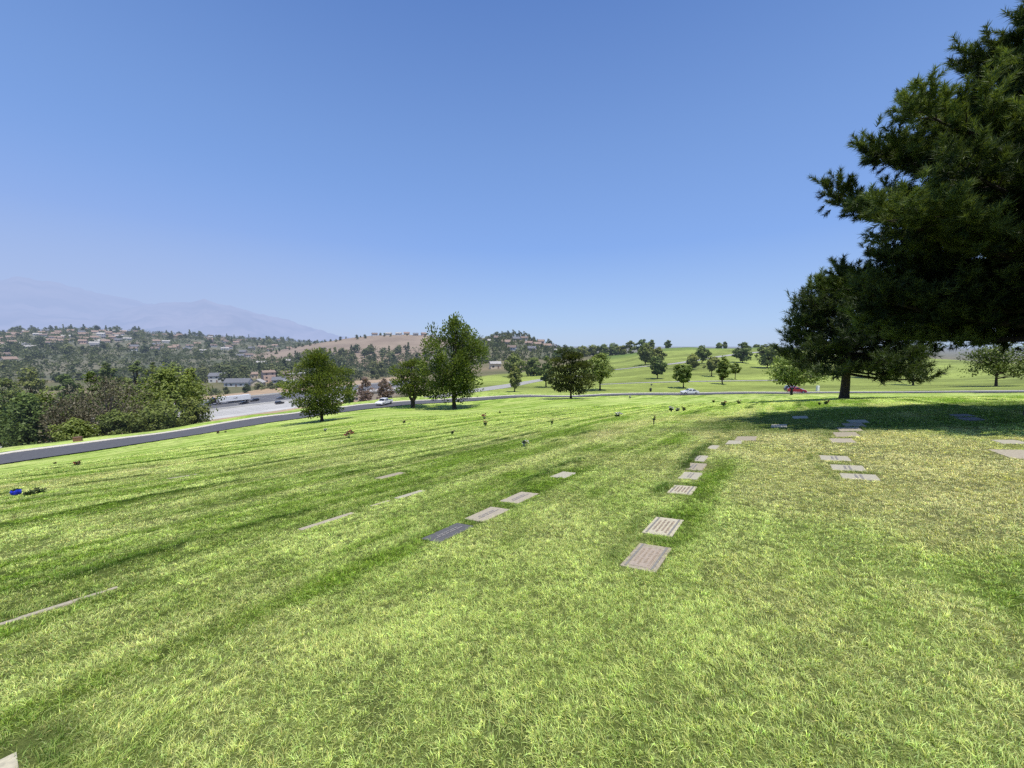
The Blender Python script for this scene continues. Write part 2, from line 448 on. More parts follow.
# ------------------------------------------------------------------ ground sheet
def seg_dist(px, py, path):
    d = np.full(px.shape, 1e9)
    for (a, b) in zip(path[:-1], path[1:]):
        ab = b - a; L2 = (ab ** 2).sum()
        t = np.clip(((px - a[0]) * ab[0] + (py - a[1]) * ab[1]) / L2, 0, 1)
        d = np.minimum(d, np.hypot(px - a[0] - t * ab[0], py - a[1] - t * ab[1]))
    return d
ROAD = np.array([(-70, -40), (-66, -14), (-62, 3), (-57, 20)] + [tuple(atY(u, y, Y)[:2]) for (u, y, Y) in ROADPX] + [(101, 55), (109, 30), (114, 5)])
def smooth_path(P, step=1.0, it=3):
    P = np.asarray(P, float)
    for _ in range(it):
        Q = [P[0]]
        for a, b in zip(P[:-1], P[1:]): Q += [a * .75 + b * .25, a * .25 + b * .75]
        Q.append(P[-1]); P = np.array(Q)
    L = np.concatenate([[0], np.cumsum(np.hypot(*np.diff(P, axis=0).T))])
    n = int(L[-1] / step) + 2
    q = np.linspace(0, L[-1], n)
    return np.stack([np.interp(q, L, P[:, 0]), np.interp(q, L, P[:, 1])], 1)
ROAD_S = smooth_path(ROAD, 1.0)
ROAD_W = 6.6

az_in = np.linspace(-62, 62, 497)
az_out = np.linspace(62, 298, 60)[1:-1]
az = np.radians(np.concatenate([az_in, az_out]))
rr = [.25]
while rr[-1] < 9500:
    r_ = rr[-1]
    rr.append(r_ * (1.05 if r_ < 2 else 1.012 if r_ < 6 else 1.0075 if r_ < 100 else 1.022))
rr = np.array(rr)
AZ, RRg = np.meshgrid(az, rr)
gx = (np.sin(AZ) * RRg).ravel(); gy = (np.cos(AZ) * RRg).ravel()
gz = H(gx, gy)
rd = np.full(gx.shape, 1e9)
nearm = (np.hypot(gx, gy) < 160)
rd[nearm] = seg_dist(gx[nearm], gy[nearm], ROAD_S[::4])
gz = gz - .10 * sstep(ROAD_W / 2 + .4, ROAD_W / 2 - .2, rd)
# which side of the road: negative = beyond its left side (the drop to the valley)
def zone_lawn(x, y):
    """cemetery lawn = everywhere but the valley side"""
    th = np.degrees(np.arctan2(x, y)); r = np.hypot(x, y)
    edge_t = np.array([-180, -130, -100, -80, -62, -53, -47, -39, -29, -23, -18, -12, -6, -2, 3, 10, 16, 30, 60, 90, 130, 180])
    edge_r = np.array([60, 70, 74, 74, 74, 74, 76, 84, 97, 106, 116, 150, 190, 230, 260, 330, 520, 560, 560, 500, 300, 60])
    return sstep(1.05, .97, r / np.interp(th, edge_t, edge_r))
lm = zone_lawn(gx, gy)
gcol = np.zeros((len(gx), 3))
sel = lm > .001
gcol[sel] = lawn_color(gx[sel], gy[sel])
rad = np.hypot(gx, gy)
# between the blades one sees darker thatch; far off only the blades' mean colour
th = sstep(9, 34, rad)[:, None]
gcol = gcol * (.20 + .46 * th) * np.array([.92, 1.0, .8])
# the far lawn: greener crest, mown bands
far = sstep(95, 130, rad)
band = fbm(gx * .02, gy * .05, 71, 3)
fc = np.array([.235, .285, .065])[None] * (1 + 1.1 * (band[:, None] - .5) + .9 * (fbm(gx * .035, gy * .20, 73, 3)[:, None] - .5)) 
fc2 = np.array([.125, .19, .042])
cr = sstep(330, 400, gy)[:, None]
fc = fc * (1 - cr) + fc2 * cr
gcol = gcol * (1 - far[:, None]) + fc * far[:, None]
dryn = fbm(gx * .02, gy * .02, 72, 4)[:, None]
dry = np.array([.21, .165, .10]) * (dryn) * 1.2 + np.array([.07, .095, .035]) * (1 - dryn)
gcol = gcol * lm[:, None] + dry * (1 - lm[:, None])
na = len(az); nr = len(rr)
idx = np.arange(na * nr).reshape(nr, na)
a_ = idx[:-1]; b_ = idx[1:]
quads = np.stack([a_, np.roll(a_, -1, 1), np.roll(b_, -1, 1), b_], -1).reshape(-1, 4)
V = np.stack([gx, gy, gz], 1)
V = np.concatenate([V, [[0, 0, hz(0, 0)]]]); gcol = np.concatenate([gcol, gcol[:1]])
cap = np.stack([np.full(na, len(V) - 1), np.roll(idx[0], -1), idx[0]], -1)
gm, nt, out = newmat('ground_cover')
at = N(nt, 'ShaderNodeAttribute', attribute_name='tint')
pos = N(nt, 'ShaderNodeNewGeometry').outputs['Position']
n1 = noise(nt, 3.2, 6, .7, pos); n2 = noise(nt, 24, 4, .7, pos); n3 = noise(nt, .35, 5, .6, pos)
c = mixc(nt, 1.0, at.outputs['Color'], ramp(nt, n1, [(.3, .62), (.7, 1.35)]), 'MULTIPLY')
c = mixc(nt, 1.0, c, ramp(nt, n2, [(.3, .7), (.7, 1.25)]), 'MULTIPLY')
c = mixc(nt, 1.0, c, ramp(nt, n3, [(.3, .85), (.7, 1.14)]), 'MULTIPLY')
p = N(nt, 'ShaderNodeBsdfPrincipled'); p.inputs['Roughness'].default_value = .95; p.inputs['Specular IOR Level'].default_value = .1
nt.links.new(c, p.inputs['Base Color'])
ad = N(nt, 'ShaderNodeMath', operation='ADD'); nt.links.new(n1, ad.inputs[0]); nt.links.new(n2, ad.inputs[1])
nt.links.new(bump(nt, ad.outputs[0], .7, .06), p.inputs['Normal'])
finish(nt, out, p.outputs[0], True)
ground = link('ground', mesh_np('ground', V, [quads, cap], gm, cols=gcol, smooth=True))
tag(ground, kind='structure')

# ------------------------------------------------------------------ roads
def ribbon(name, path, w0, w1, dz, m, nx=4, flat=False, zf=None):
    """a sheet along a path between two side offsets"""
    P = np.asarray(path); d = np.gradient(P, axis=0); d /= np.linalg.norm(d, axis=1)[:, None]
    nrm = np.stack([d[:, 1], -d[:, 0]], 1)          # to the right of travel
    o = np.linspace(w0, w1, nx + 1)
    X = P[:, None, 0] + nrm[:, None, 0] * o; Y = P[:, None, 1] + nrm[:, None, 1] * o
    Z = tps(X.ravel(), Y.ravel()).reshape(X.shape) + dz if zf is None else zf(X, Y) + dz
    Vv = np.stack([X, Y, Z], -1).reshape(-1, 3)
    i = np.arange(len(P) * (nx + 1)).reshape(len(P), nx + 1)
    q = np.stack([i[:-1, :-1], i[:-1, 1:], i[1:, 1:], i[1:, :-1]], -1).reshape(-1, 4)
    return Vv, q
def strip(name, path, w0, w1, dz, m, nx=4, zf=None):
    v, q = ribbon(name, path, w0, w1, dz, m, nx, zf=zf)
    return tag(link(name, mesh_np(name, v, [q], m, smooth=True)), kind='structure')
def kerb(name, path, c, w, dz0, dz1, m):
    v0, q = ribbon(name, path, c - w / 2, c + w / 2, dz1, m, 1)
    v1, _ = ribbon(name, path, c - w / 2, c + w / 2, dz0, m, 1)
    n = len(v0); k = len(path)
    V_ = np.concatenate([v0, v1])
    f = [q]
    i = np.arange(k - 1) * 2
    f.append(np.stack([i, i + 2, i + 2 + n, i + n], -1)); f.append(np.stack([i + 3, i + 1, i + 1 + n, i + 3 + n], -1))
    return tag(link(name, mesh_np(name, V_, f, m)), kind='structure')
strip('road', ROAD_S, -ROAD_W / 2, ROAD_W / 2, .045, M['asphalt'], 8)
kerb('kerb', ROAD_S, -(ROAD_W / 2 + .32), .62, -.1, .15, M['concrete'])
# the pale lane that leaves the road and climbs away between the trees
LANE = smooth_path([tuple(hit(u, y)[:2]) for (u, y) in [(432, 397.6), (455, 393.5), (480, 390.3), (505, 386.2), (525, 382.6), (545, 379.2), (562, 377.2), (580, 376)]], 1.5)
strip('lane', LANE, -3.2, 3.2, .07, M['concrete_road'], 4)
# upper drive round the far hill
UP = smooth_path([tuple(hit(u, y)[:2]) for (u, y) in [(596, 370), (640, 367.2), (668, 364.8), (690, 361.6), (715, 357.2), (740, 354), (762, 351.6), (800, 352.5), (860, 357)]], 3)
strip('drive', UP, -2.6, 2.6, .14, M['concrete_road'], 3)
UP2 = smooth_path([tuple(hit(u, y)[:2]) for (u, y) in [(600, 384.6), (640, 383), (690, 381.8), (740, 381), (800, 380)]], 3)
strip('drive', UP2, -1.3, 1.3, .12, M['concrete_road'], 2)

# ------------------------------------------------------------------ freeway in the valley
FZ = EYE - 34
fa = np.array([-162.8, 207.6]); fdir = np.array([22.3, 36.]); fdir /= np.linalg.norm(fdir)
FWY = np.array([fa + fdir * k for k in np.arange(-330, 240, 5.0)])
flatz = lambda X, Y: np.full(X.shape, FZ)
strip('freeway', FWY, -22, 16.5, 1.1, M['asphalt_far'], 4, zf=flatz)           # far carriageway
strip('freeway', FWY, 17.6, 46, 1.1, M['concrete_far'], 4, zf=flatz)          # near carriageway, pale concrete
for o in (-14.5, -9.5, -4.5, .5, 5.5, 10.5, 23.5, 28.5, 33.5, 38.5):
    b = MB()
    for k in range(0, len(FWY) - 1, 2):
        a0 = FWY[k]; nrm = np.array([fdir[1], -fdir[0]]); c0 = a0 + nrm * o
        b.box((c0[0], c0[1], FZ + 1.112), (.15, 3.0, .012), rz=-math.atan2(fdir[0], fdir[1]))
    tag(b.build('lane_marking', M['white_line']), kind='structure')
strip('dirt_bank', FWY, 45.8, 62, 0, M['dirt'], 4, zf=lambda X, Y: FZ + 1.085 - .085 * (((X - fa[0]) * fdir[1] - (Y - fa[1]) * fdir[0]) - 45.8))
strip('dirt_bank', FWY, -52, -24, 1.0, M['dirt'], 8, zf=lambda X, Y: FZ + 2.6 * (fbm(X * .05, Y * .05, 91, 3)) * 1.2 - .8)
for o in (20.9, 22.8, 25.9, 27.8, 30.9, 32.8, 35.9, 37.8):
    strip('lane_wear', FWY, o - .45, o + .45, 1.106, M['lane_wear'], 1, zf=flatz)
b = MB()
mid = (FWY[0] + FWY[-1]) / 2; nrm = np.array([fdir[1], -fdir[0]]); L = np.linalg.norm(FWY[-1] - FWY[0])
def wall_strip(o, h, w, name, label, m):
    c0 = mid + nrm * o
    bb = MB(); rzz = -math.atan2(fdir[0], fdir[1])
    bb.prism([(-w / 2, 0), (w / 2, 0), (w * .22, h), (-w * .22, h)], -L / 2, L / 2)
    o_ = bb.build(name, m); o_.location = (c0[0], c0[1], FZ + 1.08); o_.rotation_euler = (0, 0, rzz)
    return tag(o_, label, 'barrier')
wall_strip(17.0, .9, .6, 'median_barrier', 'low concrete median barrier between the two freeway carriageways', M['concrete_far'])
wall_strip(-22.9, .9, .6, 'shoulder_barrier', 'low pale concrete barrier along the dirt bank side of the freeway', M['concrete_far'])
def fwy_pt(u, y, o):
    """point of the freeway at a side offset seen in the direction of column u"""
    d = ray(u, y)
    best = min(FWY_F, key=lambda k: abs((fa + fdir * k + nrm * o)[0] / (fa + fdir * k + nrm * o)[1] - d[0]))
    q = fa + fdir * best + nrm * o
    return (q[0], q[1], FZ + 1.1)
FWY_F = np.arange(-120, 150, .25)
# ------------------------------------------------------------------ distant land: mountains and hills
def prof(pts):
    a = np.array([math.atan2(ray(u, 345)[0], 1) for u, _ in pts]); e = np.array([ray(u, y)[2] for u, y in pts])
    return a, e
def ridge_z(pts, azs, r):
    a, e = prof(pts)
    # elevation is kept per unit of forward distance
    return np.interp(azs, a, e) * r * np.cos(azs) + EYE
def land(name, pts, r0, r1, r2, z0, m, nz, amp, seed, naz=240, nr=40, a0=None, a1=None, power=1.0, colf=None):
    a, _ = prof(pts)
    azs = np.linspace(a[0], a[-1], naz)
    top = ridge_z(pts, azs, r1)
    f = np.concatenate([np.linspace(0, 1, nr), np.linspace(1.05, 2, 10)])
    Vs = []; cs = []
    for ff in f:
        r = r0 + (r1 - r0) * min(ff, 1) + (r2 - r1) * max(ff - 1, 0)
        x = np.sin(azs) * r; y = np.cos(azs) * r
        k = min(ff, 1) ** power if ff <= 1 else max(0, 1 - (ff - 1) ** 2)
        nse = fbm(x / nz, y / nz, seed, 5) - .5
        ridge_n = (fbm(azs * 90, azs * 0 + 3, seed + 5, 4) - .5)
        z = z0 + (top - z0) * k + nse * amp * (4 * k * (1 - k) + .05) + (ridge_n * amp * .12 * k)
        Vs.append(np.stack([x, y, z], 1))
    V_ = np.concatenate(Vs); i = np.arange(len(f) * naz).reshape(len(f), naz)
    q = np.stack([i[:-1, :-1], i[:-1, 1:], i[1:, 1:], i[1:, :-1]], -1).reshape(-1, 4)
    o = tag(link(name, mesh_np(name, V_, [q], m, smooth=True)), kind='structure')
    def at(azv, ff):
        r = r0 + (r1 - r0) * min(ff, 1) + (r2 - r1) * max(ff - 1, 0)
        x = math.sin(azv) * r; y = math.cos(azv) * r
        ia = (azv - azs[0]) / (azs[-1] - azs[0]) * (naz - 1); fi = np.interp(ff, f, np.arange(len(f)))
        i0 = int(np.clip(ia, 0, naz - 2)); j0 = int(np.clip(fi, 0, len(f) - 2)); fa_ = ia - i0; fj = fi - j0
        Z = [[Vs[j0][i0][2], Vs[j0][i0 + 1][2]], [Vs[j0 + 1][i0][2], Vs[j0 + 1][i0 + 1][2]]]
        z = (Z[0][0] * (1 - fa_) + Z[0][1] * fa_) * (1 - fj) + (Z[1][0] * (1 - fa_) + Z[1][1] * fa_) * fj
        return np.array([x, y, z])
    return at, (a[0], a[-1])
def azu(u): return math.atan2(ray(u, 345)[0], 1)
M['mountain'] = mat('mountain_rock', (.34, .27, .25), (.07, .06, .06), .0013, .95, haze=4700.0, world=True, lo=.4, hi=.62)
M['scrub'] = mat('hill_scrub', (.15, .14, .085), (.075, .088, .045), .012, .95, haze=True, world=True, lo=.42, hi=.58)
M['brown_hill'] = mat('dry_grass_hill', (.27, .21, .15), (.21, .16, .115), .02, .95, haze=True, world=True, lo=.4, hi=.62)
land('mountains', [(-700, 285), (-400, 275), (-200, 288), (-80, 284), (0, 281), (28, 277), (60, 282), (90, 290), (130, 298), (160, 306), (200, 316), (260, 330), (320, 342), (400, 350)],
     9000, 17000, 22000, -35, M['mountain'], 1900, 900, 3, 420, 60)
land('mountains', [(60, 338), (95, 318), (130, 308), (165, 303), (190, 302), (208, 299), (222, 303), (245, 309), (275, 317), (305, 326), (335, 335), (370, 346)],
     8000, 12500, 15000, -35, M['mountain'], 1200, 600, 8, 320, 50)
hillA, rA = land('hillside', [(-420, 338), (-250, 334), (-80, 334), (0, 333.5), (40, 331), (85, 329.5), (140, 331.5), (190, 335), (230, 338), (290, 341), (340, 344), (400, 348)],
                 560, 1500, 2300, -33, M['scrub'], 180, 26, 21, 300, 40)
hillB, rB = land('brown_hill', [(236, 357), (264, 352.5), (290, 348.5), (312, 344), (340, 339.5), (370, 335.8), (400, 334.6), (430, 335.5), (450, 340), (480, 349)],
                 600, 880, 1200, -33, M['brown_hill'], 120, 9, 33, 200, 30)
hillC, rC = land('hillside', [(430, 356), (455, 345), (475, 339), (500, 336), (520, 337), (545, 344), (562, 349.5), (580, 352), (600, 356)],
                 430, 640, 900, -22, M['scrub'], 90, 9, 45, 160, 30)

# ------------------------------------------------------------------ trees
def crown_mesh(name, mats, clumps, n_per, leaf, rng, style='leaf', flat=.75, lean=.35, zlo=0, zhi=1, ax=(0, 0)):
    """many small leaf faces in clumps; clumps: (x,y,z,radius,tint)"""
    C = np.asarray(clumps); k = len(C)
    n = n_per
    c = np.repeat(C, n, axis=0); m = len(c)
    d = rng.normal(size=(m, 3)); d /= np.linalg.norm(d, axis=1)[:, None]
    rr_ = rng.random(m) ** .45
    off = d * (rr_ * c[:, 3])[:, None] * np.array([1, 1, flat])
    p = c[:, :3] + off
    out_ = p - np.array([ax[0], ax[1], (zlo + zhi) / 2]); out_ /= np.linalg.norm(out_, axis=1)[:, None] + 1e-6
    if style == 'needle':
        u = out_ * .55 + d * .8 + np.array([0, 0, .55]) + rng.normal(size=(m, 3)) * .35
        u /= np.linalg.norm(u, axis=1)[:, None]
        w = np.cross(u, rng.normal(size=(m, 3))); w /= np.linalg.norm(w, axis=1)[:, None] + 1e-9
        L = leaf * rng.uniform(.7, 1.4, m)[:, None]; W = leaf * .30 * rng.uniform(.7, 1.3, m)[:, None]
        Vv = np.stack([p - w * W * .4, p + u * L * .55 + w * W, p + u * L, p + u * L * .45 - w * W], 1).reshape(-1, 3)
    else:
        nn = out_ * .6 + d * .5 + np.array([0, 0, lean]) + rng.normal(size=(m, 3)) * .55
        nn /= np.linalg.norm(nn, axis=1)[:, None]
        u = np.cross(nn, rng.normal(size=(m, 3))); u /= np.linalg.norm(u, axis=1)[:, None] + 1e-9
        w = np.cross(nn, u)
        L = leaf * rng.uniform(.6, 1.3, m)[:, None]; W = L * rng.uniform(.4, .65, m)[:, None]
        Vv = np.stack([p - u * L * .5, p - w * W * .5 + u * L * .08, p + u * L * .5, p + w * W * .5 + u * L * .08], 1).reshape(-1, 3)
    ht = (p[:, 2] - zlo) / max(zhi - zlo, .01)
    tint = np.clip(c[:, 4] + .20 * (ht - .5) + rng.normal(size=m) * .14 + .22 * (rr_ - .6) + .34 * d[:, 2] * rr_, 0, 1)  # clump tops lighter, undersides darker: light from above painted into the leaves
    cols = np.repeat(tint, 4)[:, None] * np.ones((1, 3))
    q = np.arange(m * 4).reshape(m, 4)
    return mesh_np(name, Vv, [q], mats, cols=cols)
SHAPES = {
    'round': lambda t: np.sqrt(np.clip(1 - (2 * t - 1) ** 2, 0, 1)),
    'dome': lambda t: np.clip(np.where(t < .35, .72 + .8 * t, np.sqrt(np.clip(1 - ((t - .35) / .65) ** 2, 0, 1))), 0, 1),
    'oval': lambda t: np.clip(np.where(t < .4, .55 + 1.12 * t, 1 - ((t - .4) / .6) ** 1.8 * .9), 0, 1),
    'cone': lambda t: (1 - t) ** .8 * .97 + .03,
    'spread': lambda t: np.clip(np.where(t < .5, .75 + .5 * t, np.sqrt(np.clip(1 - ((t - .5) / .5) ** 2, 0, 1))), 0, 1),
}
def gen_clumps(h0, h1, w, shape, n, rc, rng, lumps=.35, hollow=.5):
    fn = SHAPES[shape]; out_ = []
    sd = int(rng.integers(1, 9999))
    tries = 0
    while len(out_) < n and tries < n * 40:
        tries += 1
        t = rng.random(); a = rng.random() * 2 * math.pi
        if rng.random() > float(fn(np.array(t))) + .1: continue
        q = rng.random() ** hollow
        lump = 1 + lumps * 2 * (float(vnoise(np.array([math.cos(a) * 1.4 + 5 + t * 2.2]), np.array([math.sin(a) * 1.4 + 5 + t * 1.3]), sd)[0]) - .55)
        rr_ = float(fn(np.array(t))) * w / 2 * lump
        rr_ = max(rr_ - rc * .6, 0) * q
        z = h0 + rc * .4 + t * (h1 - h0 - rc * .8)
        tint = .42 + rng.normal() * .16 + .10 * (q - .6)
        out_.append((math.cos(a) * rr_, math.sin(a) * rr_, z, rc * rng.uniform(.7, 1.25), tint))
    return out_
def pad_clumps(h0, h1, w, shape, tiers, rng, pad):
    fn = SHAPES[shape]; out_ = []
    for k in range(tiers):
        t = (k + .5) / tiers; z = h0 + (h1 - h0) * t
        rr_ = float(fn(np.array(t))) * w / 2
        n = max(2, int(5.2 * rr_ / (w / 2) + 2.5)); a0 = rng.random() * 6.28
        for i in range(n):
            a = a0 + i * 6.283 / n + rng.normal() * .28
            q = rr_ * rng.uniform(.62, 1.0) - pad * w * .55
            out_.append((math.cos(a) * max(q, 0), math.sin(a) * max(q, 0), z + rng.normal() * (h1 - h0) / tiers * .35, pad * w * rng.uniform(.75, 1.2), .42 + rng.normal() * .12))
        if rr_ > w * .22: out_.append((rng.normal() * w * .05, rng.normal() * w * .05, z, pad * w, .3))
    for i in range(4): out_.append((rng.normal() * w * .06, rng.normal() * w * .06, h1 - (h1 - h0) * rng.uniform(.02, .1), pad * w * .55, .5))
    return out_
def make_tree(name, label, loc, h, w, trunk, seed, m, shape='round', n=90, per=45, leaf=.3, rc=None, style='leaf', cat='tree', group=None, flat=.75,
              trunk_r=None, forked=False, bark='bark', lumps=.35, lean_xy=(0, 0), hollow=.5, rcf=.13, tiers=0):
    rng = np.random.default_rng(seed)
    root = empty(name, loc); tag(root, label, cat, group)
    rc = rc or w * rcf
    cl = pad_clumps(trunk + h * .03, h * .97, w, shape, tiers, rng, rcf) if tiers else gen_clumps(trunk, h, w, shape, n, rc, rng, lumps, hollow)
    cl = [(c[0] + lean_xy[0] * c[2] / h, c[1] + lean_xy[1] * c[2] / h, c[2], c[3], c[4]) for c in cl]
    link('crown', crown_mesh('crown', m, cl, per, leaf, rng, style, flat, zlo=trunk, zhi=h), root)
    T = Tubes(); tr = trunk_r or h * .022
    top = np.array([lean_xy[0] * .7, lean_xy[1] * .7, trunk + (h - trunk) * .65])
    if forked:
        fk = np.array([0, 0, trunk * .55])
        T.add([(0, 0, -.3), (0, 0, .05), tuple(fk)], [tr * 1.5, tr * 1.15, tr], 9)
        for s_ in (-1, 1):
            T.add([tuple(fk - [0, 0, .1]), (s_ * w * .07, 0, trunk * 1.0), (s_ * w * .16, rng.normal() * .3, trunk + (h - trunk) * .45)], [tr * .8, tr * .6, tr * .2], 7)
    else:
        mid_ = np.array([rng.normal() * tr * .6, rng.normal() * tr * .6, trunk])
        T.add([(0, 0, -.3), (0, 0, .06), (mid_[0] * .4, mid_[1] * .4, trunk * .4), tuple(mid_), tuple(top)], [tr * 1.6, tr * 1.2, tr, tr * .85, tr * .25], 9)
    order = rng.permutation(len(cl))[:22]
    for i in order:
        c = np.array(cl[i][:3]); s0 = trunk * .75 + (top[2] - trunk * .75) * rng.uniform(.05, .8) * min(1, max(.1, (c[2] - trunk * .7) / max(top[2] - trunk * .7, .1)))
        p0 = np.array([lean_xy[0] * s0 / h, lean_xy[1] * s0 / h, s0])
        mid_ = p0 * .5 + c * .5 + np.array([0, 0, .06 * h * rng.uniform(-.3, .8)])
        T.add([p0, mid_, c], [tr * .42, tr * .26, tr * .08], 5)
    T.build('trunk', M[bark], root)
    return root
def size_at(u, yb, yt, w, Y=None):
    """base point, height and width of something seen with its foot at yb and its top at yt"""
    b = hit(u, yb) if Y is None else None
    if Y is None: Y = b[1]
    else: d = ray(u, 345); b = np.array([d[0] * Y, Y, hz(d[0] * Y, Y)])
    return b, atY(u, yt, Y)[2] - b[2], w / F * Y
def mid_tree(name, label, u, yb, yt, w, seed, m, clear=.15, Y=None, leafpx=2.1, group=None, cat='tree', **kw):
    b, h, wd = size_at(u, yb, yt, w, Y)
    lf = leafpx / F * b[1]
    return make_tree(name, label, b, h, wd, h * clear, seed, m, leaf=lf, group=group, cat=cat, **kw)
PM, BL, BB = M['pine_mid'], M['broad_light'], M['broad']
mid_tree('pine_tree', 'rounded dark pine just below the bend of the road, crown almost reaching the grass', 322, 421.3, 353, 70, 1, PM, .10, shape='oval', per=320, style='needle', leafpx=2.0, flat=.40, rcf=.18, tiers=7)
mid_tree('pine_tree', 'tallest mid-distance pine with several upright tips, standing alone near the middle of the lawn', 454.5, 408.8, 318, 78, 2, PM, .13, shape='oval', n=130, per=130, style='needle', leafpx=2.2, flat=1.4, lumps=.4, hollow=.42, rcf=.085)
mid_tree('pine_tree', 'smaller spreading pine with a forked pale trunk beside the tallest mid-distance pine', 413, 407.5, 361, 45, 3, PM, .24, shape='spread', per=120, style='needle', leafpx=2.1, flat=.42, forked=True, rcf=.17, tiers=5, bark='bark_far', trunk_r=.42)
mid_tree('pine_tree', 'wide dark round pine at the near road edge, in front of a light green tree', 571, 398.6, 352, 50, 4, M['pine_dark'], .14, shape='dome', per=240, style='needle', leafpx=2.0, flat=.40, rcf=.17, tiers=5)
mid_tree('shade_tree', 'bright green full crowned tree across the road, behind the wide dark round pine', 600, 390.2, 352.5, 35, 5, BL, .2, shape='round', n=80, per=45)
mid_tree('shade_tree', 'narrow dark green tree half hidden by the wide round pine at the road', 546, 387.5, 355, 19, 6, BB, .18, shape='oval', n=60, per=40)
mid_tree('shade_tree', 'small slender tree alone on the strip of lawn between the road and the pale lane', 514.5, 391.9, 363.5, 16, 7, BB, .16, shape='oval', n=55, per=36)
mid_tree('shade_tree', 'dark tree rising behind the small slender tree at the pale lane', 514, 379, 350.5, 25, 8, BB, .1, shape='oval', n=70, per=40, Y=205)
mid_tree('bush', 'broad grey green bush at the far end of the pale lane', 534, 378, 357, 22, 9, BB, .03, shape='dome', n=60, per=40, Y=215, cat='bush')
mid_tree('shade_tree', 'small bright yellow green round tree just across the road above the white car', 683.4, 388.2, 363.5, 22, 10, BL, .2, shape='round', n=60, per=40)
mid_tree('shade_tree', 'round dark tree part way up the far lawn, below the pair on the drive', 657.4, 379, 356.5, 19, 11, BB, .14, shape='round', n=60, per=40)
mid_tree('shade_tree', 'dark spreading tree with the wider crown of the pair on the upper drive', 645, 365, 343.5, 21, 12, BB, .13, shape='dome', n=60, per=40)
mid_tree('shade_tree', 'narrower dark tree of the pair standing on the upper drive', 658, 366, 347, 15, 13, BB, .12, shape='round', n=50, per=36)
mid_tree('shade_tree', 'low dark tree in front of the tall loose one on the far lawn slope', 693, 369.7, 354, 16, 14, BB, .15, shape='round', n=50, per=36)
mid_tree('shade_tree', 'tall loose crowned tree on the far lawn just under the crest', 702, 363.5, 343, 15, 15, BB, .15, shape='oval', n=50, per=34)
mid_tree('shade_tree', 'rounded tree with a short visible trunk in the trio on the far lawn', 711.5, 376.5, 355.5, 18, 16, BB, .22, shape='round', n=55, per=38)
mid_tree('shade_tree', 'upright oval tree nearest the road in the trio on the far lawn', 722.4, 384.2, 355.5, 17, 17, BL, .15, shape='oval', n=60, per=40)
mid_tree('shade_tree', 'slim pale young tree with a thin stem, last of the trio on the far lawn', 735, 379.4, 362.5, 12, 18, BL, .35, shape='round', n=36, per=30, leafpx=1.8)
mid_tree('shade_tree', 'dense round dark tree standing alone against the crest of the far lawn', 742.6, 362.8, 342, 19, 19, BB, .06, shape='dome', n=70, per=40)
mid_tree('shade_tree', 'broad dark grey green tree behind the light leafy tree at the road', 767, 368, 343, 27, 20, BB, .12, shape='spread', n=70, per=40)
mid_tree('shade_tree', 'light leafy spreading tree at the roadside whose trunk stands by the red car', 791.4, 395, 349, 56, 21, BL, .22, shape='spread', n=95, per=48, leafpx=2.3, flat=.6, forked=True, lumps=.5, hollow=.4)
mid_tree('shade_tree', 'small open tree with a clear trunk across the road, under branches of the huge pine', 913, 385.3, 352, 29, 22, BB, .36, shape='spread', n=60, per=40, flat=.6)
mid_tree('shade_tree', 'large leafy tree across the road beyond the drooping branches of the big pine', 996, 386.3, 338, 58, 23, PM, .2, shape='dome', n=110, per=48)
mid_tree('shade_tree', 'tree across the road seen behind the trunk of the shaded pine', 868, 378, 350, 34, 24, BB, .25, shape='spread', n=60, per=40)
# tree line and bushes on the crest of the far lawn
for i, (u, yb, yt, w, Y) in enumerate([(560, 357, 348, 17, 430), (572, 356.5, 346.5, 18, 440), (583, 355.5, 345.5, 17, 430), (594, 354.5, 344.5, 18, 440), (604, 353, 343.5, 17, 430), (613, 352, 343.2, 16, 430), (622, 350.5, 344.5, 13, 425)]):
    mid_tree('crest_tree', 'dark evergreen in the even row where the far lawn meets the hillside', u, yb, yt, w, 40 + i, BB, .02, Y=Y, shape='dome', n=36, per=30, group='evergreens in a row beside the far lawn')
for i, (u, yt, w, Y, lb) in enumerate([(631, 340, 11, 415, 'dark bushy tree on the crest, the lower end of its small clump'), (641, 338, 13, 420, 'dark bushy tree on the crest, the tallest and widest of its small clump'),
                                   (651, 339, 9, 425, 'dark bushy tree on the crest, the upper end of its small clump'), (667.7, 340.3, 8, 425, 'single round tree on the crest between the clump and the open ridge'),
                                   (719, 342.8, 6, 430, 'low round bush on the open crest, darker of two close together'), (725, 342, 5, 435, 'small bush on the open crest just behind the low round one'),
                                   (757, 344.5, 6, 430, 'lone small bush far along the open crest beside the dense dark tree')]):
    mid_tree('crest_bush', lb, u, 349, yt, w, 60 + i, BB, .02, Y=Y, shape='dome', n=30, per=28, cat='tree')
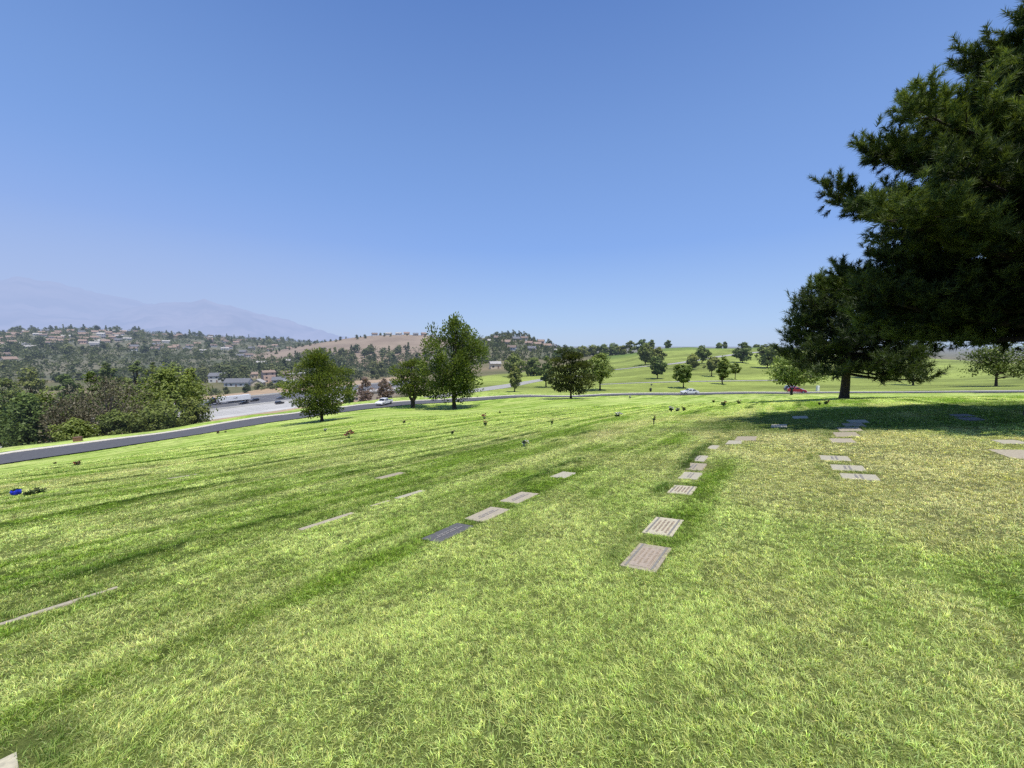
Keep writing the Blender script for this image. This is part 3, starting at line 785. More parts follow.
# trees beyond the road on the valley side
VG = [
 ('shade_tree', 'dark green tree beyond the road at the edge of the picture, next to brown shrubs', 20, 392, 62, 62, BB, 'dome', 130, 3.0, .06),
 ('shade_tree', 'tall grey green tree behind the dark one at the edge beyond the road', -22, 384, 62, 70, BB, 'oval', 120, 3.0, .08),
 ('dry_shrub', 'low brown dry shrub between the dark green tree and the bare tree', 55, 397, 48, 62, M['dry_twigs'], 'dome', 90, 2.2, .04),
 ('bare_tree', 'greyish brown half bare tree with a pale stem beyond the road', 100, 377, 62, 68, M['dry_twigs'], 'spread', 120, 2.0, .2),
 ('bush', 'bright green low bush on the verge in front of the bare tree', 66, 419, 42, 57, BL, 'dome', 80, 2.4, .02),
 ('bush', 'dark low bush on the verge under the bare tree', 108, 410, 40, 61, BB, 'dome', 80, 2.4, .02),
 ('shade_tree', 'big light green leafy tree beyond the road, left of the white truck', 165, 367, 80, 78, BL, 'dome', 170, 2.8, .04),
 ('bush', 'lower leafy bush at the foot of the big light green tree, next to the road', 150, 402, 60, 64, BB, 'dome', 110, 2.6, .02),
 ('bush', 'rounded bush at the freeway end of the big light green tree', 188, 396, 30, 76, BB, 'dome', 80, 2.4, .02),
 ('shade_tree', 'tall slim dark tree rising behind the bare tree', 104, 356, 24, 150, BB, 'oval', 80, 2.4, .05),
 ('shade_tree', 'tall dark tree behind the big light green one', 133, 357, 24, 160, BB, 'oval', 80, 2.4, .05),
 ('shade_tree', 'short dark tree with a flat top just in front of the pale hillside houses', 150, 361, 16, 165, BB, 'round', 60, 2.4, .08),
 ('red_shrub', 'reddish bare shrub behind the road near the white pickup', 364, 378, 17, 118, M['red_shrub'], 'oval', 50, 2.0, .05),
 ('red_shrub', 'reddish bare shrub in front of the long beige building', 383, 379, 16, 122, M['red_shrub'], 'oval', 50, 2.0, .05),
 ('bush', 'dark green bush behind the road beside the reddish shrubs', 348, 384, 16, 112, BB, 'dome', 50, 2.2, .02),
]
for i, (nm, lb, u, yt, w, Y, m, shp, n_, lp, cl_) in enumerate(VG):
    dry = m in (M['dry_twigs'], M['red_shrub'])
    mid_tree(nm, lb, u, 0, yt, w, 100 + i, m, cl_, Y=Y, leafpx=lp, shape=shp, n=n_, per=46 if not dry else 34, cat='bush' if 'bush' in nm or 'shrub' in nm else 'tree',
             bark='bark_pale' if nm == 'bare_tree' else 'bark_far', style='needle' if dry else 'leaf', lumps=.5)
for i, (u, yt, w, Y) in enumerate([(-90, 380, 70, 70), (-150, 390, 70, 62), (40, 385, 50, 95), (75, 388, 45, 100), (0, 378, 45, 110), (125, 385, 44, 105), (-110, 372, 50, 125), (15, 395, 30, 90), (-60, 375, 60, 120), (60, 372, 34, 150), (25, 368, 34, 160),
                                (88, 370, 30, 170), (118, 373, 30, 150), (172, 362, 26, 200), (188, 366, 24, 190)]):
    mid_tree('valley_tree', 'green tree in the dense belt filling the valley below the road', u, 0, yt, w, 140 + i, [BB, BB, BL][i % 3], .05, Y=Y, leafpx=2.6, shape=['dome', 'round', 'oval'][i % 3], n=80, per=42,
             group='trees of the dense belt below the road')

# ---- small far trees: six shapes, copied
def proto_tree(kind, seed):
    rng = np.random.default_rng(seed)
    sh, w, h, n, per, lf = {0: ('dome', .95, 1, 22, 16, .17), 1: ('round', .8, 1, 20, 16, .17), 2: ('oval', .5, 1, 20, 14, .15), 3: ('cone', .34, 1, 20, 12, .13), 4: ('spread', 1.2, 1, 24, 16, .19), 5: ('dome', 1.1, 1, 26, 18, .16)}[kind]
    cl = gen_clumps(.04, h, w, sh, n, w * .2, rng, .4)
    return crown_mesh('crown', M['far_leaf'], cl, per, lf, rng, 'leaf', .8, zlo=0, zhi=1)
PROTO = [proto_tree(k, 300 + k) for k in range(6)]
def far_tree(name, label, p, h, kind, group, cat='tree', wide=1.0):
    o = link(name, PROTO[kind]); o.location = [float(v) for v in p]; o.rotation_euler = (0, 0, random.random() * 6.28); o.scale = (h * wide, h * wide, h)
    return tag(o, label, cat, group)
for u, Y, h, kd, lb in [(283, 430, 19, 2, 'tallest dark tree among the valley houses, under the end of the brown hill'), (216, 380, 12, 3, 'dark pointed cypress behind the white two storey house'),
                        (270, 420, 14, 0, 'broad dark tree beside the tallest tree of the valley'), (304, 430, 12, 0, 'dark tree over the pale flat roofed building')]:
    d = ray(u, 345); x = d[0] * Y; far_tree('valley_tree', lb, (x, Y, hz(x, Y) - .3), h, kd, None)

# ------------------------------------------------------------------ houses
WALLC = {'white': (.58, .57, .54), 'cream': (.62, .52, .38), 'peach': (.60, .42, .32), 'beige': (.48, .40, .31), 'grey': (.36, .36, .36)}
ROOFC = {'grey': (.16, .165, .18), 'brown': (.20, .15, .12), 'clay': (.30, .215, .165), 'pale': (.42, .40, .37), 'white': (.62, .61, .58)}
for k, c in WALLC.items(): M['wall_' + k] = mat('stucco_' + k, c, tuple(v * .88 for v in c), .4, .85, haze=True)
for k, c in ROOFC.items(): M['roof_' + k] = mat('roofing_' + k, c, tuple(v * .75 for v in c), 1.4, .85, haze=True)
M['window_far'] = mat('window_glass', (.05, .06, .075), (.03, .035, .045), 1, .15, haze=True)
M['door_far'] = mat('door_paint', (.22, .14, .10), (.18, .12, .09), 1, .6, haze=True)
def house(label, p, w, d, h, rh, rz, wall, roof, flat=False, storeys=1, cat='house', name='house'):
    root = empty(name, p, rz); tag(root, label, cat)
    b = MB(); b.box((0, 0, h / 2 - .6), (w, d, h + 1.2))
    if not flat: b.add([(-w / 2, -d / 2, h), (-w / 2, d / 2, h), (-w / 2, 0, h + rh), (w / 2, -d / 2, h), (w / 2, d / 2, h), (w / 2, 0, h + rh)], [(0, 1, 2), (3, 5, 4)])
    b.build('wall', M['wall_' + wall], root)
    r = MB()
    if flat:
        r.box((0, 0, h + .25), (w + .8, d + .8, .5)); r.box((w * .2, 0, h + .9), (1.8, 1.5, .8))
    else:
        for s_ in (-1, 1):
            e = .7; sl = rh / (d / 2)
            r.add([(-w / 2 - .5, s_ * (d / 2 + e), h - sl * e + .05), (w / 2 + .5, s_ * (d / 2 + e), h - sl * e + .05), (w / 2 + .5, 0, h + rh + .05), (-w / 2 - .5, 0, h + rh + .05),
                   (-w / 2 - .5, s_ * (d / 2 + e), h - sl * e + .28), (w / 2 + .5, s_ * (d / 2 + e), h - sl * e + .28), (w / 2 + .5, 0, h + rh + .28), (-w / 2 - .5, 0, h + rh + .28)],
                  [(0, 1, 2, 3), (4, 5, 6, 7), (0, 1, 5, 4), (1, 2, 6, 5), (3, 0, 4, 7)])
    ro = r.build('roof', M['roof_' + roof], root)
    if not flat:
        c = MB(); c.box((w * .22, d * .12, h + rh * .85), (.9, .9, 1.6)); c.build('chimney', M['wall_' + wall], ro)
    nwin = max(2, int(w / 3.6))
    for s_ in range(storeys):
        for i in range(nwin):
            x = -w / 2 + (i + .5) * w / nwin
            if s_ == 0 and i == nwin // 2:
                q = MB(); q.box((x, -d / 2 - .04, 1.05), (1.1, .1, 2.1)); q.build('door', M['door_far'], root); continue
            q = MB(); q.box((x, -d / 2 - .03, 1.6 + s_ * h / storeys), (1.5, .08, 1.3)); q.build('window', M['window_far'], root)
    return root
def put_house(label, u, Y, w, d, h, rh, wall, roof, turn=0, **kw):
    dd = ray(u, 345); x = dd[0] * Y; z = hz(x, Y)
    return house(label, (x, Y, z), w, d, h, rh, math.atan2(-x, Y) * -1 * -1 + turn, wall, roof, **kw)
put_house('white two storey house with a grey roof beyond the freeway, above the truck', 216, 355, 12.5, 10, 6.0, 2.4, 'white', 'grey', -.3, storeys=2)
put_house('long white house with a dark grey gable roof just above the freeway bank', 236, 318, 18, 9, 3.6, 2.8, 'white', 'grey', -.45)
put_house('peach coloured narrow three storey apartment house in the valley', 266.5, 350, 9.5, 9, 9.4, 1.5, 'peach', 'clay', .2, storeys=3, cat='apartment house')
put_house('small cream house peeping out of the trees beside the peach apartment house', 252, 395, 6, 6, 4.5, 1.6, 'cream', 'clay', .1)
put_house('cream gabled house low beside the bushes of the freeway bank', 256, 322, 7, 8, 3.0, 2.4, 'cream', 'pale', 1.2)
put_house('low house with a dark grey roof between the peach apartments and the flat roofed building', 277, 345, 10, 8, 3.0, 2.3, 'grey', 'grey', -.2)
put_house('beige valley house with a wide grey brown roof, left half of the pale roofed pair', 284, 385, 15, 10, 5.5, 2.6, 'beige', 'brown', -.1, storeys=2)
put_house('beige building with a flat white roof, right half of the pale roofed pair', 298, 378, 15, 11, 6.2, 0, 'beige', 'white', -.15, flat=True, storeys=2, cat='building')
put_house('white low building with a flat roof in the valley behind the rounded dark pine', 291, 335, 13, 6, 3.2, 0, 'white', 'white', -.3, flat=True, cat='building')
put_house('grey roofed house among the trees behind the bare tree', 135, 185, 9.5, 8, 2.6, 2.4, 'beige', 'grey', .3)
put_house('long low beige building behind the reddish shrubs and the white pickup', 375, 235, 27, 9, 5.2, 0, 'beige', 'pale', .05, flat=True, cat='building', name='building')
put_house('small beige building glimpsed at the end of the pale lane', 495, 300, 8, 6, 4.0, 1.4, 'cream', 'pale', .2)
put_house('white roofed house tucked between the dry shrub and the hillside', 74, 165, 5.5, 6, 2.6, 1.2, 'white', 'white', .4)
put_house('brown roofed valley house under the hillside suburb, behind the big light green tree', 186, 400, 14, 9, 4, 2.6, 'beige', 'brown', .3)
# far houses: one mesh each, two materials
def far_house_mesh(w, d, h, rh, wall, roof):
    w *= .72; d *= .8; h *= .85
    b = MB(); b.box((0, 0, h / 2 - 1.5), (w, d, h + 3), 0)
    b.add([(-w / 2, -d / 2, h), (-w / 2, d / 2, h), (-w / 2, 0, h + rh), (w / 2, -d / 2, h), (w / 2, d / 2, h), (w / 2, 0, h + rh)], [(0, 1, 2), (3, 5, 4)], 0)
    for s_ in (-1, 1):
        b.add([(-w / 2 - .6, s_ * (d / 2 + .8), h - .3), (w / 2 + .6, s_ * (d / 2 + .8), h - .3), (w / 2 + .6, 0, h + rh + .15), (-w / 2 - .6, 0, h + rh + .15)], [(0, 1, 2, 3)], 1)
    for i in (-1, 0, 1):
        b.box((i * w * .3, -d / 2 - .05, h * .5), (w * .13, .12, h * .36), 2)
    o = b.build('house', [M['wall_' + wall], M['roof_' + roof], M['window_far']])
    me = o.data; bpy.data.objects.remove(o); return me
FH = [('white walled house with a brown roof', far_house_mesh(15, 9, 4.5, 2.6, 'white', 'brown')), ('cream house with a clay tile roof', far_house_mesh(16, 10, 5, 2.8, 'cream', 'clay')),
      ('peach house with a clay tile roof', far_house_mesh(14, 9, 6, 2.5, 'peach', 'clay')), ('white house with a pale roof', far_house_mesh(17, 9, 4.5, 2.0, 'white', 'pale')),
      ('beige house with a grey roof', far_house_mesh(15, 10, 5, 2.6, 'beige', 'grey'))]
def far_house(p, k, where, rz):
    lb, me = FH[k]
    o = link('house', me); o.location = [float(v) for v in p]; o.rotation_euler = (0, 0, rz)
    return tag(o, lb + ' on the ' + where, 'house', lb.split(' house')[0].replace(' walled', '') + ' houses on the ' + where)
random.seed(21)
cnt = 0
occ = []
while cnt < 150:
    u = random.uniform(-60, 300); f = random.uniform(.12, .97)
    if u > 190 and random.random() < .6: continue
    # streets follow the slope: keep some bands denser
    if vnoise(np.array([u * .03]), np.array([f * 6]), 9)[0] < .38: continue
    a = azu(u)
    p = hillA(a, f)
    if any((p[0] - q[0]) ** 2 + (p[1] - q[1]) ** 2 < 19 ** 2 for q in occ): continue
    occ.append(p); far_house(p, random.choice([0, 0, 1, 1, 2, 3, 3, 4]), 'far suburban hillside', -a + random.uniform(-.5, .5)); cnt += 1
for (u, f, k) in [(487, .75, 3), (497, .85, 0), (506, .6, 1), (516, .8, 4), (524, .9, 0), (529, .66, 2), (537, .75, 1), (541, .9, 2), (547, .8, 1), (553, .85, 4), (512, .4, 0), (532, .45, 4), (478, .6, 4), (558, .7, 3)]:
    a = azu(u); p = hillC(a, f); occ.append(p); far_house(p, k, 'nearer wooded hill behind the lane', -a + random.uniform(-.4, .4))
for (u, f, k) in [(399, .97, 3), (407, .98, 1), (416, .95, 4), (424, .97, 2), (375, .99, 0), (389, .99, 3), (433, .9, 0)]:
    a = azu(u); p = hillB(a, f); occ.append(p); far_house(p, k, 'top of the brown hill', -a + random.uniform(-.4, .4))
random.seed(5)
# trees on the hills
n_h = 0
while n_h < 230:
    u = random.uniform(-40, 330); f = random.uniform(.2, 1.02) if random.random() < .68 else random.uniform(.96, 1.0)
    a = azu(u); p = hillA(a, f)
    if any((p[0] - q[0]) ** 2 + (p[1] - q[1]) ** 2 < 11 ** 2 for q in occ): continue
    kd = random.choice([0, 0, 1, 5, 4, 2, 3])
    far_tree('hillside_tree', 'dark tree between the houses of the far suburban hillside', p - np.array([0, 0, .5]), random.uniform(8, 16) * (1.15 if kd in (2, 3) else 1), kd, 'trees between the houses of the far hillside'); n_h += 1
for i in range(34):
    u = random.uniform(262, 470); a = azu(u); p = hillB(a, random.choice([.93, .96, .98, 1.0, .9]))
    far_tree('ridge_tree', 'small dark tree along the top of the brown hill', p - np.array([0, 0, .4]), random.uniform(4.5, 9), random.choice([0, 0, 1, 4]), 'trees along the top of the brown hill')
for i in range(75):
    u = random.uniform(285, 445); a = azu(u); p = hillB(a, random.uniform(.05, .48))
    far_tree('ridge_tree', 'dark leafy tree in the belt across the foot of the brown hill', p - np.array([0, 0, .4]), random.uniform(9, 17), random.choice([0, 0, 1, 5, 2]), 'trees across the foot of the brown hill')
for i in range(70):
    u = random.uniform(448, 566); f = random.random() ** .6; a = azu(u); p = hillC(a, f)
    if any((p[0] - q[0]) ** 2 + (p[1] - q[1]) ** 2 < 8 ** 2 for q in occ): continue
    far_tree('hill_tree', 'dark leafy tree on the nearer wooded hill behind the lane', p - np.array([0, 0, .4]), random.uniform(6, 12), random.choice([0, 0, 1, 5, 2]), 'trees on the wooded hill behind the lane')
for (u, h) in [(508, 11), (513, 13), (519, 12), (524, 13), (529, 11), (502, 10), (550, 9)]:
    a = azu(u); p = hillC(a, .96); far_tree('hill_tree', 'tall dark tree crowning the nearer wooded hill', p, h, 0, 'tall trees crowning the wooded hill')
# valley trees among the houses and along the far bank of the freeway
random.seed(9)
nb = np.array([fdir[1], -fdir[0]])
for i in range(34):
    k = -110 + i * 6.6 + random.uniform(-2, 2); q = fa + fdir * k + nb * random.uniform(-58, -44)
    far_tree('bank_bush', 'rounded bush on the dirt bank beyond the freeway', (q[0], q[1], FZ + .6), random.uniform(3.5, 7.5), random.choice([0, 5, 1]), 'bushes on the dirt bank beyond the freeway', cat='bush', wide=1.2)
HOUSE_XY = [(o.location.x, o.location.y) for o in bpy.data.objects if o.type == 'EMPTY' and o.get('category') in ('house', 'building', 'apartment house')]
nv = 0
while nv < 250:
    u = random.uniform(-40, 480) if nv < 170 else random.uniform(195, 360); Y = random.uniform(330, 620) if nv < 170 else random.uniform(290, 430); d = ray(u, 345); x = d[0] * Y
    v_ = np.array([x, Y]) - fa; side = float(v_ @ nb)
    if -56 < side < 42: continue
    # keep the view of each valley house open
    if any(abs(x / Y - hx / hy) * Y < 8 and hy - 60 < Y < hy + 8 for hx, hy in HOUSE_XY): continue
    far_tree('valley_tree', 'leafy tree among the houses on the valley floor', (x, Y, hz(x, Y) - .3), random.uniform(7, 14) * (1.3 if random.random() < .15 else 1), random.choice([0, 0, 1, 5, 4, 2]), 'trees among the valley houses'); nv += 1
# woodland nobody could count
def woodland(name, pts, nq, size, seed, m):
    rng = np.random.default_rng(seed); cl = [(p[0], p[1], p[2] + p[3] * .45, p[3] * .5, rng.uniform(.2, .7)) for p in pts]
    o = link(name, crown_mesh(name, m, cl, nq, size, rng, 'leaf', .85, zlo=-40, zhi=60)); return tag(o, 'dark scrub and tree cover spread over the land between the far houses', 'woodland', kind='stuff')
rng = np.random.default_rng(77)
pts = []
for i in range(6500):
    u = rng.uniform(-330, 340); f = rng.random() ** .9; p = hillA(azu(u), f)
    if vnoise(np.array([p[0] / 60]), np.array([p[1] / 60]), 4)[0] < .3: continue
    pts.append((*p, rng.uniform(6, 11)))
for i in range(900):
    u = rng.uniform(440, 590); p = hillC(azu(u), rng.random()); pts.append((*p, rng.uniform(4, 8)))
for i in range(620):
    u = rng.uniform(255, 480); f = rng.random() ** 1.8 * .45; p = hillB(azu(u), f); pts.append((*p, rng.uniform(7, 13)))
woodland('far_woodland', pts, 16, 2.6, 78, M['far_leaf'])
pts = []
for i in range(1700):
    u = rng.uniform(-260, 500); Y = rng.uniform(420, 700); x = ray(u, 345)[0] * Y; pts.append((x, Y, hz(x, Y) - 1, rng.uniform(7, 13)))
woodland('valley_woodland', pts, 34, 1.9, 79, M['far_leaf'])['label'] = 'low trees and gardens massed over the valley floor before the far hillside'
pts = []
for i in range(220):
    u = rng.uniform(-260, 215); Y = rng.uniform(95, 190); x = ray(u, 345)[0] * Y
    if float((np.array([x, Y]) - fa) @ nb) < 44: continue
    pts.append((x, Y, hz(x, Y) - 1, rng.uniform(4, 7)))
woodland('slope_undergrowth', pts, 70, .7, 80, M['broad'])['label'] = 'tangled green undergrowth on the slope between the road and the freeway'
# ------------------------------------------------------------------ the big pines, close
M['bark_limb'] = mat('bark_limb', (.035, .028, .02), (.018, .014, .01), 9, .95)
def big_pine(label, base, height, wfun, clear, n_limb, seed, needle_l, needle_w, per, sec_step, twig_step, trunk_r, m, trunk_tilt=(0, 0), skip=None, bush=1.0):
    rng = np.random.default_rng(seed)
    root = empty('pine_tree', base); tag(root, label, 'tree')
    T = Tubes(); LT = Tubes()
    zs = np.linspace(-.4, height * .97, 12)
    tp = lambda z: np.array([trunk_tilt[0] * z + .10 * math.sin(z * .7 + seed), trunk_tilt[1] * z + .08 * math.sin(z * .9 + 2), z])
    T.add([tp(z) for z in zs], [trunk_r * (1.35 if z < 0 else 1) * max(.06, (1 - max(z, 0) / height) ** .85) for z in zs], 12)
    tufts = []            # position, axis, tint
    for i in range(n_limb):
        t = (i + .5) / n_limb
        z = clear + (height * .985 - clear) * t ** .95
        a = i * 2.39996 + rng.normal() * .35
        L = wfun(z) * rng.uniform(.78, 1.02)
        if skip and skip(z, a): continue
        rise = -.13 + .62 * t + rng.normal() * .10        # lower limbs droop, upper ones climb
        n = 9; pts = [tp(z)]
        d = np.array([math.cos(a), math.sin(a), rise]); d /= np.linalg.norm(d)
        st = L / n
        for k in range(n):
            d = d + np.array([rng.normal() * .09, rng.normal() * .09, .032 + .03 * k / n])
            d /= np.linalg.norm(d); pts.append(pts[-1] + d * st)
        pts = np.array(pts)
        LT.add(pts, np.linspace(.022 * L + .012, .010, n + 1), 6)
        m_ = max(4, int(L / sec_step)); side = 1
        lt = rng.normal() * .17
        for j in range(m_):
            q = .22 + .78 * (j + rng.random() * .6) / m_
            q = min(q, .995)
            k = q * n; i0 = min(int(k), n - 1); p = pts[i0] * (1 - (k - i0)) + pts[i0 + 1] * (k - i0)
            dd = pts[i0 + 1] - pts[i0]; dd /= np.linalg.norm(dd)
            side = -side
            sd = np.cross(dd, [0, 0, 1.0]) * side; sd /= np.linalg.norm(sd)
            v = dd * rng.uniform(.5, .9) + sd * rng.uniform(.5, 1.0) + np.array([0, 0, rng.uniform(-.35, .75)])
            v /= np.linalg.norm(v)
            sl = (.30 * L * (1.1 - q) + .38) * rng.uniform(.7, 1.25)
            e = p + v * sl + np.array([0, 0, .12 * sl])
            mid_ = p + v * sl * .5
            LT.add([p, mid_, e], [.012 + .006 * sl, .010, .005], 4)
            mt = max(3, int(sl / twig_step))
            for w in range(mt):
                f = (w + .6) / mt
                tpn = p + (e - p) * f
                tv = v * .6 + np.array([0, 0, .45]) + rng.normal(size=3) * .45
                tv /= np.linalg.norm(tv)
                te = tpn + tv * rng.uniform(.15, .55) * bush
                tufts.append((te, tv, .40 + lt + rng.normal() * .12 + .12 * (f * q)))
                t2 = tv + rng.normal(size=3) * .7; t2 /= np.linalg.norm(t2)
                tufts.append((tpn + t2 * rng.uniform(.1, .5) * bush, t2 * .7 + np.array([0, 0, .3]), .34 + lt + rng.normal() * .12))
            tufts.append((e, v + np.array([0, 0, .35]), .52 + lt + rng.normal() * .12))
        tufts.append((pts[-1], d, .55 + lt))
    for k in range(10): tufts.append((tp(height * .97) + np.array([rng.normal() * .1, rng.normal() * .1, rng.uniform(0, .5)]), np.array([0, 0, 1.0]), .5))
    Tn = len(tufts); print('tufts', Tn)
    P = np.array([t[0] for t in tufts]); A = np.array([t[1] for t in tufts]); A /= np.linalg.norm(A, axis=1)[:, None]; ti = np.array([t[2] for t in tufts])
    p = np.repeat(P, per, 0); ax = np.repeat(A, per, 0); tt = np.repeat(ti, per); mm = len(p)
    s = rng.random(mm)
    p = p - ax * (s * needle_l * 1.6)[:, None]
    rd = rng.normal(size=(mm, 3)); rd -= (rd * ax).sum(1)[:, None] * ax; rd /= np.linalg.norm(rd, axis=1)[:, None]
    u = ax * rng.uniform(.45, 1.0, mm)[:, None] + rd * rng.uniform(.35, 1.0, mm)[:, None]; u /= np.linalg.norm(u, axis=1)[:, None]
    w = np.cross(u, rng.normal(size=(mm, 3))); w /= np.linalg.norm(w, axis=1)[:, None]
    Ln = needle_l * rng.uniform(.75, 1.25, mm)[:, None]
    Vn = np.stack([p - w * needle_w * .5, p + w * needle_w * .5, p + u * Ln], 1).reshape(-1, 3)
    tint = np.clip(tt - .08 + .38 * A[:, 2].repeat(per) - .12 + rng.normal(size=mm) * .10, 0, 1)  # upturned tufts painted lighter to read as sunlit boughs
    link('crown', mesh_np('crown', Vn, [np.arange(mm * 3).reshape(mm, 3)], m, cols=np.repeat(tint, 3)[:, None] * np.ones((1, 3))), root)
    T.build('trunk', M['bark'], root); LT.build('limbs', M['bark_limb'], root)
    return root, Tn
B_XY = (15.0, 10.7)
B_base = np.array([*B_XY, hz(*B_XY)])
bh = 12.2
def wB(z):
    zz = np.array([0, 1.7, 3.0, 4.4, 6.2, 8.0, 9.6, 11.0, 12.8]); ww = np.array([4.7, 4.8, 4.4, 6.0, 5.1, 3.3, 1.9, .9, .3])
    return float(np.interp(z, zz, ww))
big_pine('huge dark pine reaching in from outside the picture, shading a wide band of lawn', B_base, bh, wB, 2.0, 105, 3, .17, .019, 62, .17, .135, .27, M['pine'])
A_base = hit(843.5, 398.8)
A_h = atY(843, 283, A_base[1])[2] - A_base[2]
def wA(z):
    t = z / A_h
    return float(np.interp(t, [0, .22, .4, .6, .85, 1], [3.6, 4.4, 4.8, 4.2, 2.2, .4])) * A_base[1] / 28
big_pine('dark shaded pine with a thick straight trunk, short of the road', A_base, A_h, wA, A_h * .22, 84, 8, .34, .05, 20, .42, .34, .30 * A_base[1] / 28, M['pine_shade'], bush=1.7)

# ------------------------------------------------------------------ vehicles
def wheel(parent, x, y, r, w=.2):
    s_ = 1 if y > 0 else -1
    b = MB(); b.cyl((0, -w / 2, 0), r, r, w, 20, 'y')
    o = b.build('wheel', M['rubber'], parent, bevel=.02); o.location = (x, y, r)
    q = MB(); q.cyl((0, -w / 2 - .012, 0), r * .62, r * .62, w + .024, 14, 'y')
    for k in range(5):
        a = k * 1.2566; q.box((math.cos(a) * r * .36, s_ * (w / 2 + .016), math.sin(a) * r * .36), (.09, .02, .09))
    q.build('rim', M['alloy'], o)
def car(name, label, p, heading, body, roof, L, W, paint, win=True, rwheel=.33, wheelx=None, bed=None, cat='car'):
    """body: lower side profile (x,z); roof: cabin profile; heading: direction the nose points"""
    root = empty(name, p, heading); tag(root, label, cat)
    b = MB(); b.prism(body, -W / 2, W / 2)
    b.build('body', M[paint], root, bevel=.06)
    # cabin: narrower at the top
    n = len(roof); zt = max(q[1] for q in roof); zb = min(q[1] for q in roof)
    def yy(z): return W / 2 * (.97 - .20 * (z - zb) / (zt - zb))
    V_ = [(x, -yy(z), z) for x, z in roof] + [(x, yy(z), z) for x, z in roof]
    f = [tuple(range(n)), tuple(range(2 * n - 1, n - 1, -1))] + [(i, i + n, (i + 1) % n + n, (i + 1) % n) for i in range(n)]
    c = MB(); c.add(V_, f); c.build('cabin', M[paint], root, bevel=.035)
    (xa, za), (xb, zb2), (xc, zc), (xd, zd) = roof[0], roof[1], roof[2], roof[3]
    cx = (xb + xc) / 2; mz = (zb + zt) / 2
    for s_ in (-1, 1):
        for (u0, u1) in ((.06, .47), (.53, .94)):
            def pt(u, v):
                xl = xa + (xb - xa) * v; xr = xd + (xc - xd) * v; z = zb + (zt - zb) * v
                return (xl + (xr - xl) * u, s_ * (yy(z) + .012), z)
            q = MB(); q.add([pt(u0, .14), pt(u1, .14), pt(u1, .86), pt(u0, .86)], [(0, 1, 2, 3)]); q.build('side_window', M['glass'], root)
    def slope(nm, x0, z0, x1, z1, out_):
        q = MB(); g = .12
        a0 = (x0 + (x1 - x0) * g, z0 + (z1 - z0) * g); a1 = (x0 + (x1 - x0) * (1 - g), z0 + (z1 - z0) * (1 - g))
        nx, nz = (z1 - z0), -(x1 - x0); l = math.hypot(nx, nz); nx, nz = nx / l * .015 * out_, nz / l * .015 * out_
        q.add([(a0[0] + nx, -yy(a0[1]) * .92, a0[1] + nz), (a0[0] + nx, yy(a0[1]) * .92, a0[1] + nz), (a1[0] + nx, yy(a1[1]) * .92, a1[1] + nz), (a1[0] + nx, -yy(a1[1]) * .92, a1[1] + nz)], [(0, 1, 2, 3)])
        q.build(nm, M['glass'], root)
    slope('rear_window', xa, za, xb, zb2, -1); slope('windscreen', xd, zd, xc, zc, 1)
    wx = wheelx or (-L * .30, L * .31)
    for x in wx:
        for s_ in (-1, 1): wheel(root, x, s_ * (W / 2 - .08), rwheel)
    xf = max(q[0] for q in body); xr_ = min(q[0] for q in body); zl = .66
    for s_ in (-1, 1):
        q = MB(); q.box((xf - .05, s_ * W * .37, zl), (.16, .34, .14)); q.build('headlight', M['lamp'], root, bevel=.02)
        q = MB(); q.box((xr_ + .05, s_ * W * .38, zl + .14), (.16, .26, .16)); q.build('tail_light', M['tail'], root, bevel=.02)
        q = MB(); q.box((xd - .25, s_ * (W / 2 + .08), zb + .06), (.16, .2, .13)); q.build('mirror', M[paint], root, bevel=.02)
    q = MB(); q.box((xf - .02, 0, .42), (.10, W * .62, .18)); q.build('grille', M['black_plastic'], root, bevel=.02)
    if bed:
        q = MB(); q.box(((bed[0] + bed[1]) / 2, 0, bed[2] + .012), (bed[1] - bed[0], W * .8, .03)); q.build('cargo_bed', M['black_plastic'], root)
    return root
SEDAN = ([(-2.25, .28), (-2.3, .62), (-2.2, .92), (-1.3, .98), (.9, .98), (2.0, .80), (2.28, .62), (2.25, .28)], [(-1.75, .96), (-1.0, 1.44), (.15, 1.46), (1.05, .96)])
SUV = ([(-2.25, .34), (-2.3, .8), (-2.22, 1.05), (-1.3, 1.08), (1.0, 1.08), (2.1, .95), (2.3, .7), (2.25, .34)], [(-2.15, 1.06), (-1.85, 1.68), (.25, 1.72), (1.05, 1.06)])
HATCH = ([(-2.0, .28), (-2.08, .62), (-2.0, .98), (-1.2, 1.0), (.8, 1.0), (1.8, .84), (2.08, .6), (2.05, .28)], [(-1.9, .98), (-1.55, 1.46), (.2, 1.5), (1.05, .98)])
PICKUP = ([(-2.8, .42), (-2.85, .8), (-2.8, 1.10), (-.75, 1.10), (1.0, 1.12), (2.5, 1.04), (2.72, .8), (2.68, .42)], [(-.85, 1.09), (-.72, 1.78), (.65, 1.80), (1.25, 1.09)])
def road_pose(u, y, lane):
    b = hit(u, y); i = int(np.argmin(np.hypot(ROAD_S[:, 0] - b[0], ROAD_S[:, 1] - b[1])))
    # the road point seen in this direction
    tgt = b[0] / b[1]
    cand = [k for k in range(len(ROAD_S)) if ROAD_S[k][1] > 20 and abs(k - i) < 40]
    i = min(cand, key=lambda k: abs(ROAD_S[k][0] / ROAD_S[k][1] - tgt))
    d = ROAD_S[min(i + 2, len(ROAD_S) - 1)] - ROAD_S[max(i - 2, 0)]; d /= np.linalg.norm(d)
    p = ROAD_S[i] + np.array([d[1], -d[0]]) * lane
    return (p[0], p[1], float(tps(p[0], p[1])[0]) + .05), math.atan2(d[1], d[0])
p_, a_h = road_pose(386.5, 402, -.9)
